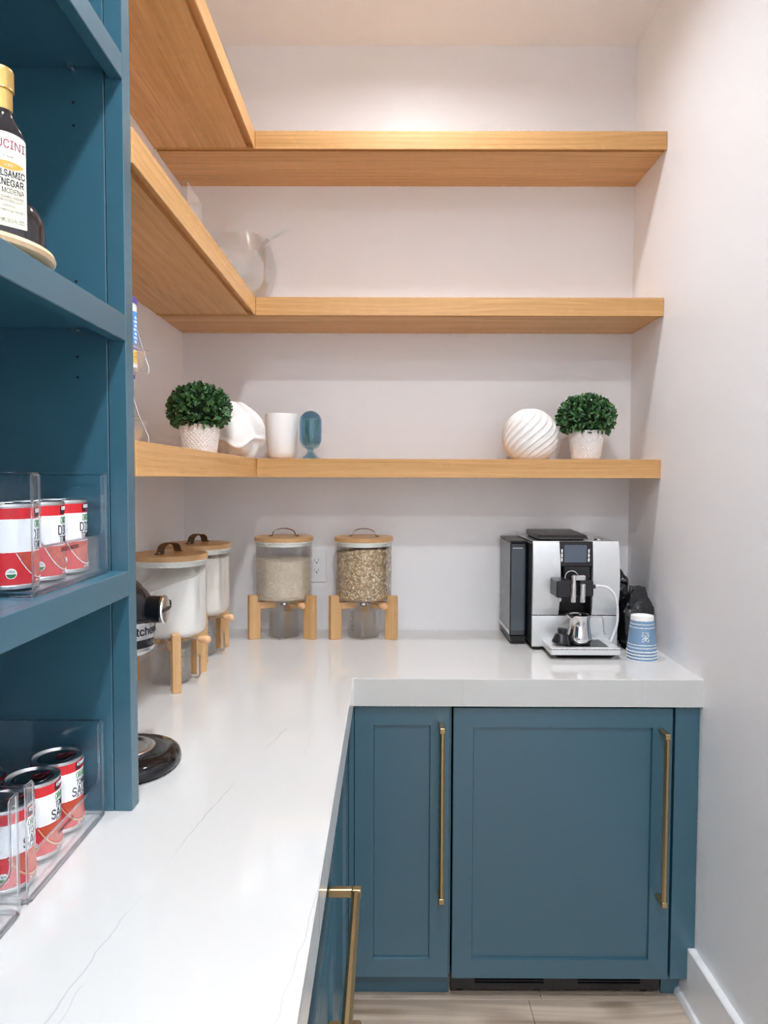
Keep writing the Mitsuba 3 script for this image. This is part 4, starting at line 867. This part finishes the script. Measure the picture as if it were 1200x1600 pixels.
# water tank on the left side
wt = part(cm, 'water_tank', tm(cbox((.4115, 2.425, .944), (.4655, 2.640, 1.2555), .004)), 'smoke', label='smoky dark water tank')
part(wt, 'window', tm(cbox((.4150, 2.4235, .962), (.4620, 2.426, 1.240), .0008)), 'smoke_window')
part(wt, 'lid', tm(cbox((.4110, 2.424, 1.256), (.4660, 2.641, 1.2625), .002)), 'black')
part(wt, 'silver_strip', tm(cbox((.4100, 2.4260, .9480), (.4114, 2.640, .960), .0004)), 'silver')
part(wt, 'base', tm(hull([(.420, 2.44, .9165), (.466, 2.44, .9165), (.4125, 2.426, .9438), (.466, 2.426, .9438), (.420, 2.635, .9165), (.466, 2.635, .9165), (.4125, 2.639, .9438), (.466, 2.639, .9438)])), 'black')
part(wt, 'latch', tm(cbox((.419, 2.4225, 1.2370), (.452, 2.4245, 1.2395), .0005)), 'silver')
# jug, funnel
jg = thing('milk_jug', 'polished steel milk jug on the drip tray of the coffee machine', 'jug')
jx, jy, jz = .6065, 2.280, TZ + .0015
def lip(th, r, zz):
    return (r + (.009 * np.exp(-((th - PI * 1.02 + PI) % (2 * PI) - PI) ** 2 / .12) if zz > .083 else 0 * th), zz)
part(jg, 'jug_body', lathe([(0, 0), (.028, 0), (.0335, .003), (.0368, .011), (.0372, .022), (.0350, .036), (.0320, .050), (.0308, .064), (.0315, .078), (.0345, .088), (.0365, .0915), (.0355, .0922), (.0330, .089), (.0300, .078), (.0295, .064), (.0305, .050), (.034, .034), (.0355, .02), (.034, .009), (0, .004)], 72, (jx, jy, jz), lip), 'chrome', 50)
part(jg, 'jug_lid', lathe([(0, .0865), (.031, .0865), (.0318, .0885), (.0200, .0915), (.0040, .0925), (.0040, .098), (0, .0985)], 40, (jx, jy, jz)), 'chrome', 40)
hp_ = spline([(jx + .0300, jy + .003, jz + .083), (jx + .052, jy + .006, jz + .0840), (jx + .0735, jy + .010, jz + .0790), (jx + .0775, jy + .011, jz + .062), (jx + .0785, jy + .011, jz + .045), (jx + .0845, jy + .012, jz + .026)], 26)
part(jg, 'handle', tube(hp_, .0026, 8), 'chrome', 60)
fu = thing('milk_frother', 'small black funnel shaped frother part lying on the drip tray', 'frother')
fx_, fy_ = .5455, 2.268
fb = lathe([(0, 0), (.0265, 0), (.0285, .002), (.0285, .006), (.0250, .014), (.0215, .026), (.0150, .0315), (.0125, .0325), (.0125, .036), (.0150, .037), (.0150, .0445), (.0140, .046), (0, .046)], 48)
part(fu, 'cone', fb.apply_transform(trimesh.transformations.rotation_matrix(.10, [0, 1, 0])).apply_translation((fx_, fy_, TZ + .0050)), 'black', 40)
part(fu, 'fin', rotz(tm(hull([(.010, -.003, .0), (.033, -.003, .0), (.016, -.003, .030), (.010, .003, .0), (.033, .003, .0), (.016, .003, .030)])), -.9).apply_translation((fx_, fy_, TZ + .002)), 'black')

# ------------------------------------------------------------------ paper cups, upside down in a stack
cr, ct_, chh = .0445, .0335, .1080
def conic(z0, z1, e=.0, t=.0005):
    f = lambda z_: cr + (ct_ - cr) * (z_ / chh)
    return lathe([(f(z0) + e, z0), (f(z1) + e, z1), (f(z1) + e - t, z1), (f(z0) + e - t, z0), (f(z0) + e, z0)], 64)
cupk = [('body', lathe([(cr, .002), (ct_ + .0013, .0945), (ct_ + .0007, .0945), (cr - .0006, .002), (cr, .002)], 64), 'cup_blue', 40),
        ('base', lathe([(ct_ + .0013, .0944), (ct_, chh), (ct_ - .0014, chh), (ct_ - .0014, chh - .006), (0, chh - .006), (0, chh - .0066), (ct_ - .0005, chh - .0066), (ct_ + .0007, .0944), (ct_ + .0013, .0944)], 64), 'white', 40),
        ('rim', lathe([(cr - .0006, 0), (cr + .0012, .0004), (cr + .0020, .0018), (cr + .0012, .0032), (cr - .0004, .0036), (cr - .0006, 0)], 64), 'white', 40)]
topk = kit(cupk + [('stripe', conic(z_, z_ + .0022, .0004), 'white', 40) for z_ in (.0125, .0215, .0730, .0835)] )
lowk = kit(cupk + [('stripe', conic(z_, z_ + .0022, .0004), 'white', 40) for z_ in (.0730, .0835)])
px_, py_ = .7860, 2.235
names_ = ['topmost blue paper cup of the upside-down stack, with white emblem', 'blue paper cup second from the top of the upside-down stack', 'blue paper cup third from the top of the upside-down stack', 'lowest blue paper cup of the upside-down stack by the bags']
for i, zz in enumerate((.0288, .0192, .0096, 0.0)):
    ck = thing('paper_cup', names_[i], 'cup', 'upside-down blue paper cups'); stamp(ck, topk if i == 0 else lowk, move(px_ + .0006 * i, py_, CT + .0003 + zz))
    if i == 0:
        f = lambda z_: cr + (ct_ - cr) * (z_ / chh) + .0003
        E = []
        for s in (45, 135, 225, 315):
            c_, s_ = math.cos(R_(s)), math.sin(R_(s)); q = [(c_ * (.0078 + .0062 * math.cos(u)) - s_ * .0034 * math.sin(u), s_ * (.0078 + .0062 * math.cos(u)) + c_ * .0034 * math.sin(u)) for u in np.linspace(0, 2 * PI, 21)[:-1]]
            P3 = []
            for a_, b_ in q:
                z_ = .0445 + b_; an = R_(-90) - .08 + a_ / f(z_); P3.append((f(z_) * math.cos(an), f(z_) * math.sin(an), z_))
            E.append(tube(P3, .0010, 6, closed=True))
        part(ck, 'emblem', cat(E), 'white', 60, to=move(px_, py_, CT + .0291))
        L_ = []
        for j in range(5):
            z_ = .0605; an0 = R_(-90) - .08 + (j - 2) * .0042 / f(z_)
            L_.append(tube([(f(z_ + .0016 * math.sin(u)) * math.cos(an0 + .0012 * math.cos(u) / f(z_)), f(z_ + .0016 * math.sin(u)) * math.sin(an0 + .0012 * math.cos(u) / f(z_)), z_ + .0018 * math.sin(u)) for u in np.linspace(0, 2 * PI, 11)[:-1]], .0005, 5, closed=True))
        part(ck, 'lettering', cat(L_), 'white', 60, to=move(px_, py_, CT + .0291))

# ------------------------------------------------------------------ black coffee bags
def bag(pts, seed, crumple, sub=4):
    m = tm(hull(pts)); m = trimesh.Trimesh(*trimesh.remesh.subdivide_to_size(m.vertices, m.faces, .006), process=True); m.merge_vertices()
    v = m.vertices; n_ = m.vertex_normals
    d = (meshkit.fbm(v * 42, 3, seed) - .5) * 2.6 * crumple - np.abs(meshkit.noise(v * [26, 26, 14] + 7, seed + 3) - .5) * crumple * 2.6
    m.vertices = v + n_ * d[:, None]; m.vertices[:, 2] = np.maximum(m.vertices[:, 2], CT + .0005); return m
b1 = bag([(.757, 2.50, CT), (.835, 2.50, CT), (.757, 2.58, CT), (.835, 2.58, CT), (.757, 2.515, 1.135), (.832, 2.51, 1.125), (.757, 2.565, 1.150), (.830, 2.565, 1.140), (.770, 2.54, 1.160), (.815, 2.54, 1.156)], 3, .004)
single('coffee_bag', b1, 'black_foil', 'upright black foil coffee bag in the corner behind the folded one', 'bag', smooth=40)
b2k = thing('coffee_bag', 'crumpled black foil coffee bag with folded top beside the paper cups', 'bag')
b2 = bag([(.775, 2.340, CT), (.862, 2.350, CT), (.776, 2.435, CT), (.872, 2.435, CT), (.768, 2.35, 1.04), (.874, 2.375, 1.052), (.873, 2.43, 1.060), (.772, 2.42, 1.06), (.800, 2.36, 1.110), (.846, 2.385, 1.118), (.815, 2.425, 1.112)], 9, .006)
part(b2k, 'pouch', b2, 'black_foil', 35)
part(b2k, 'folded_top', bag([(.788, 2.352, 1.085), (.835, 2.372, 1.096), (.838, 2.40, 1.118), (.795, 2.39, 1.120), (.780, 2.345, 1.060), (.786, 2.36, 1.055), (.838, 2.372, 1.082)], 5, .003), 'black_foil', 35)
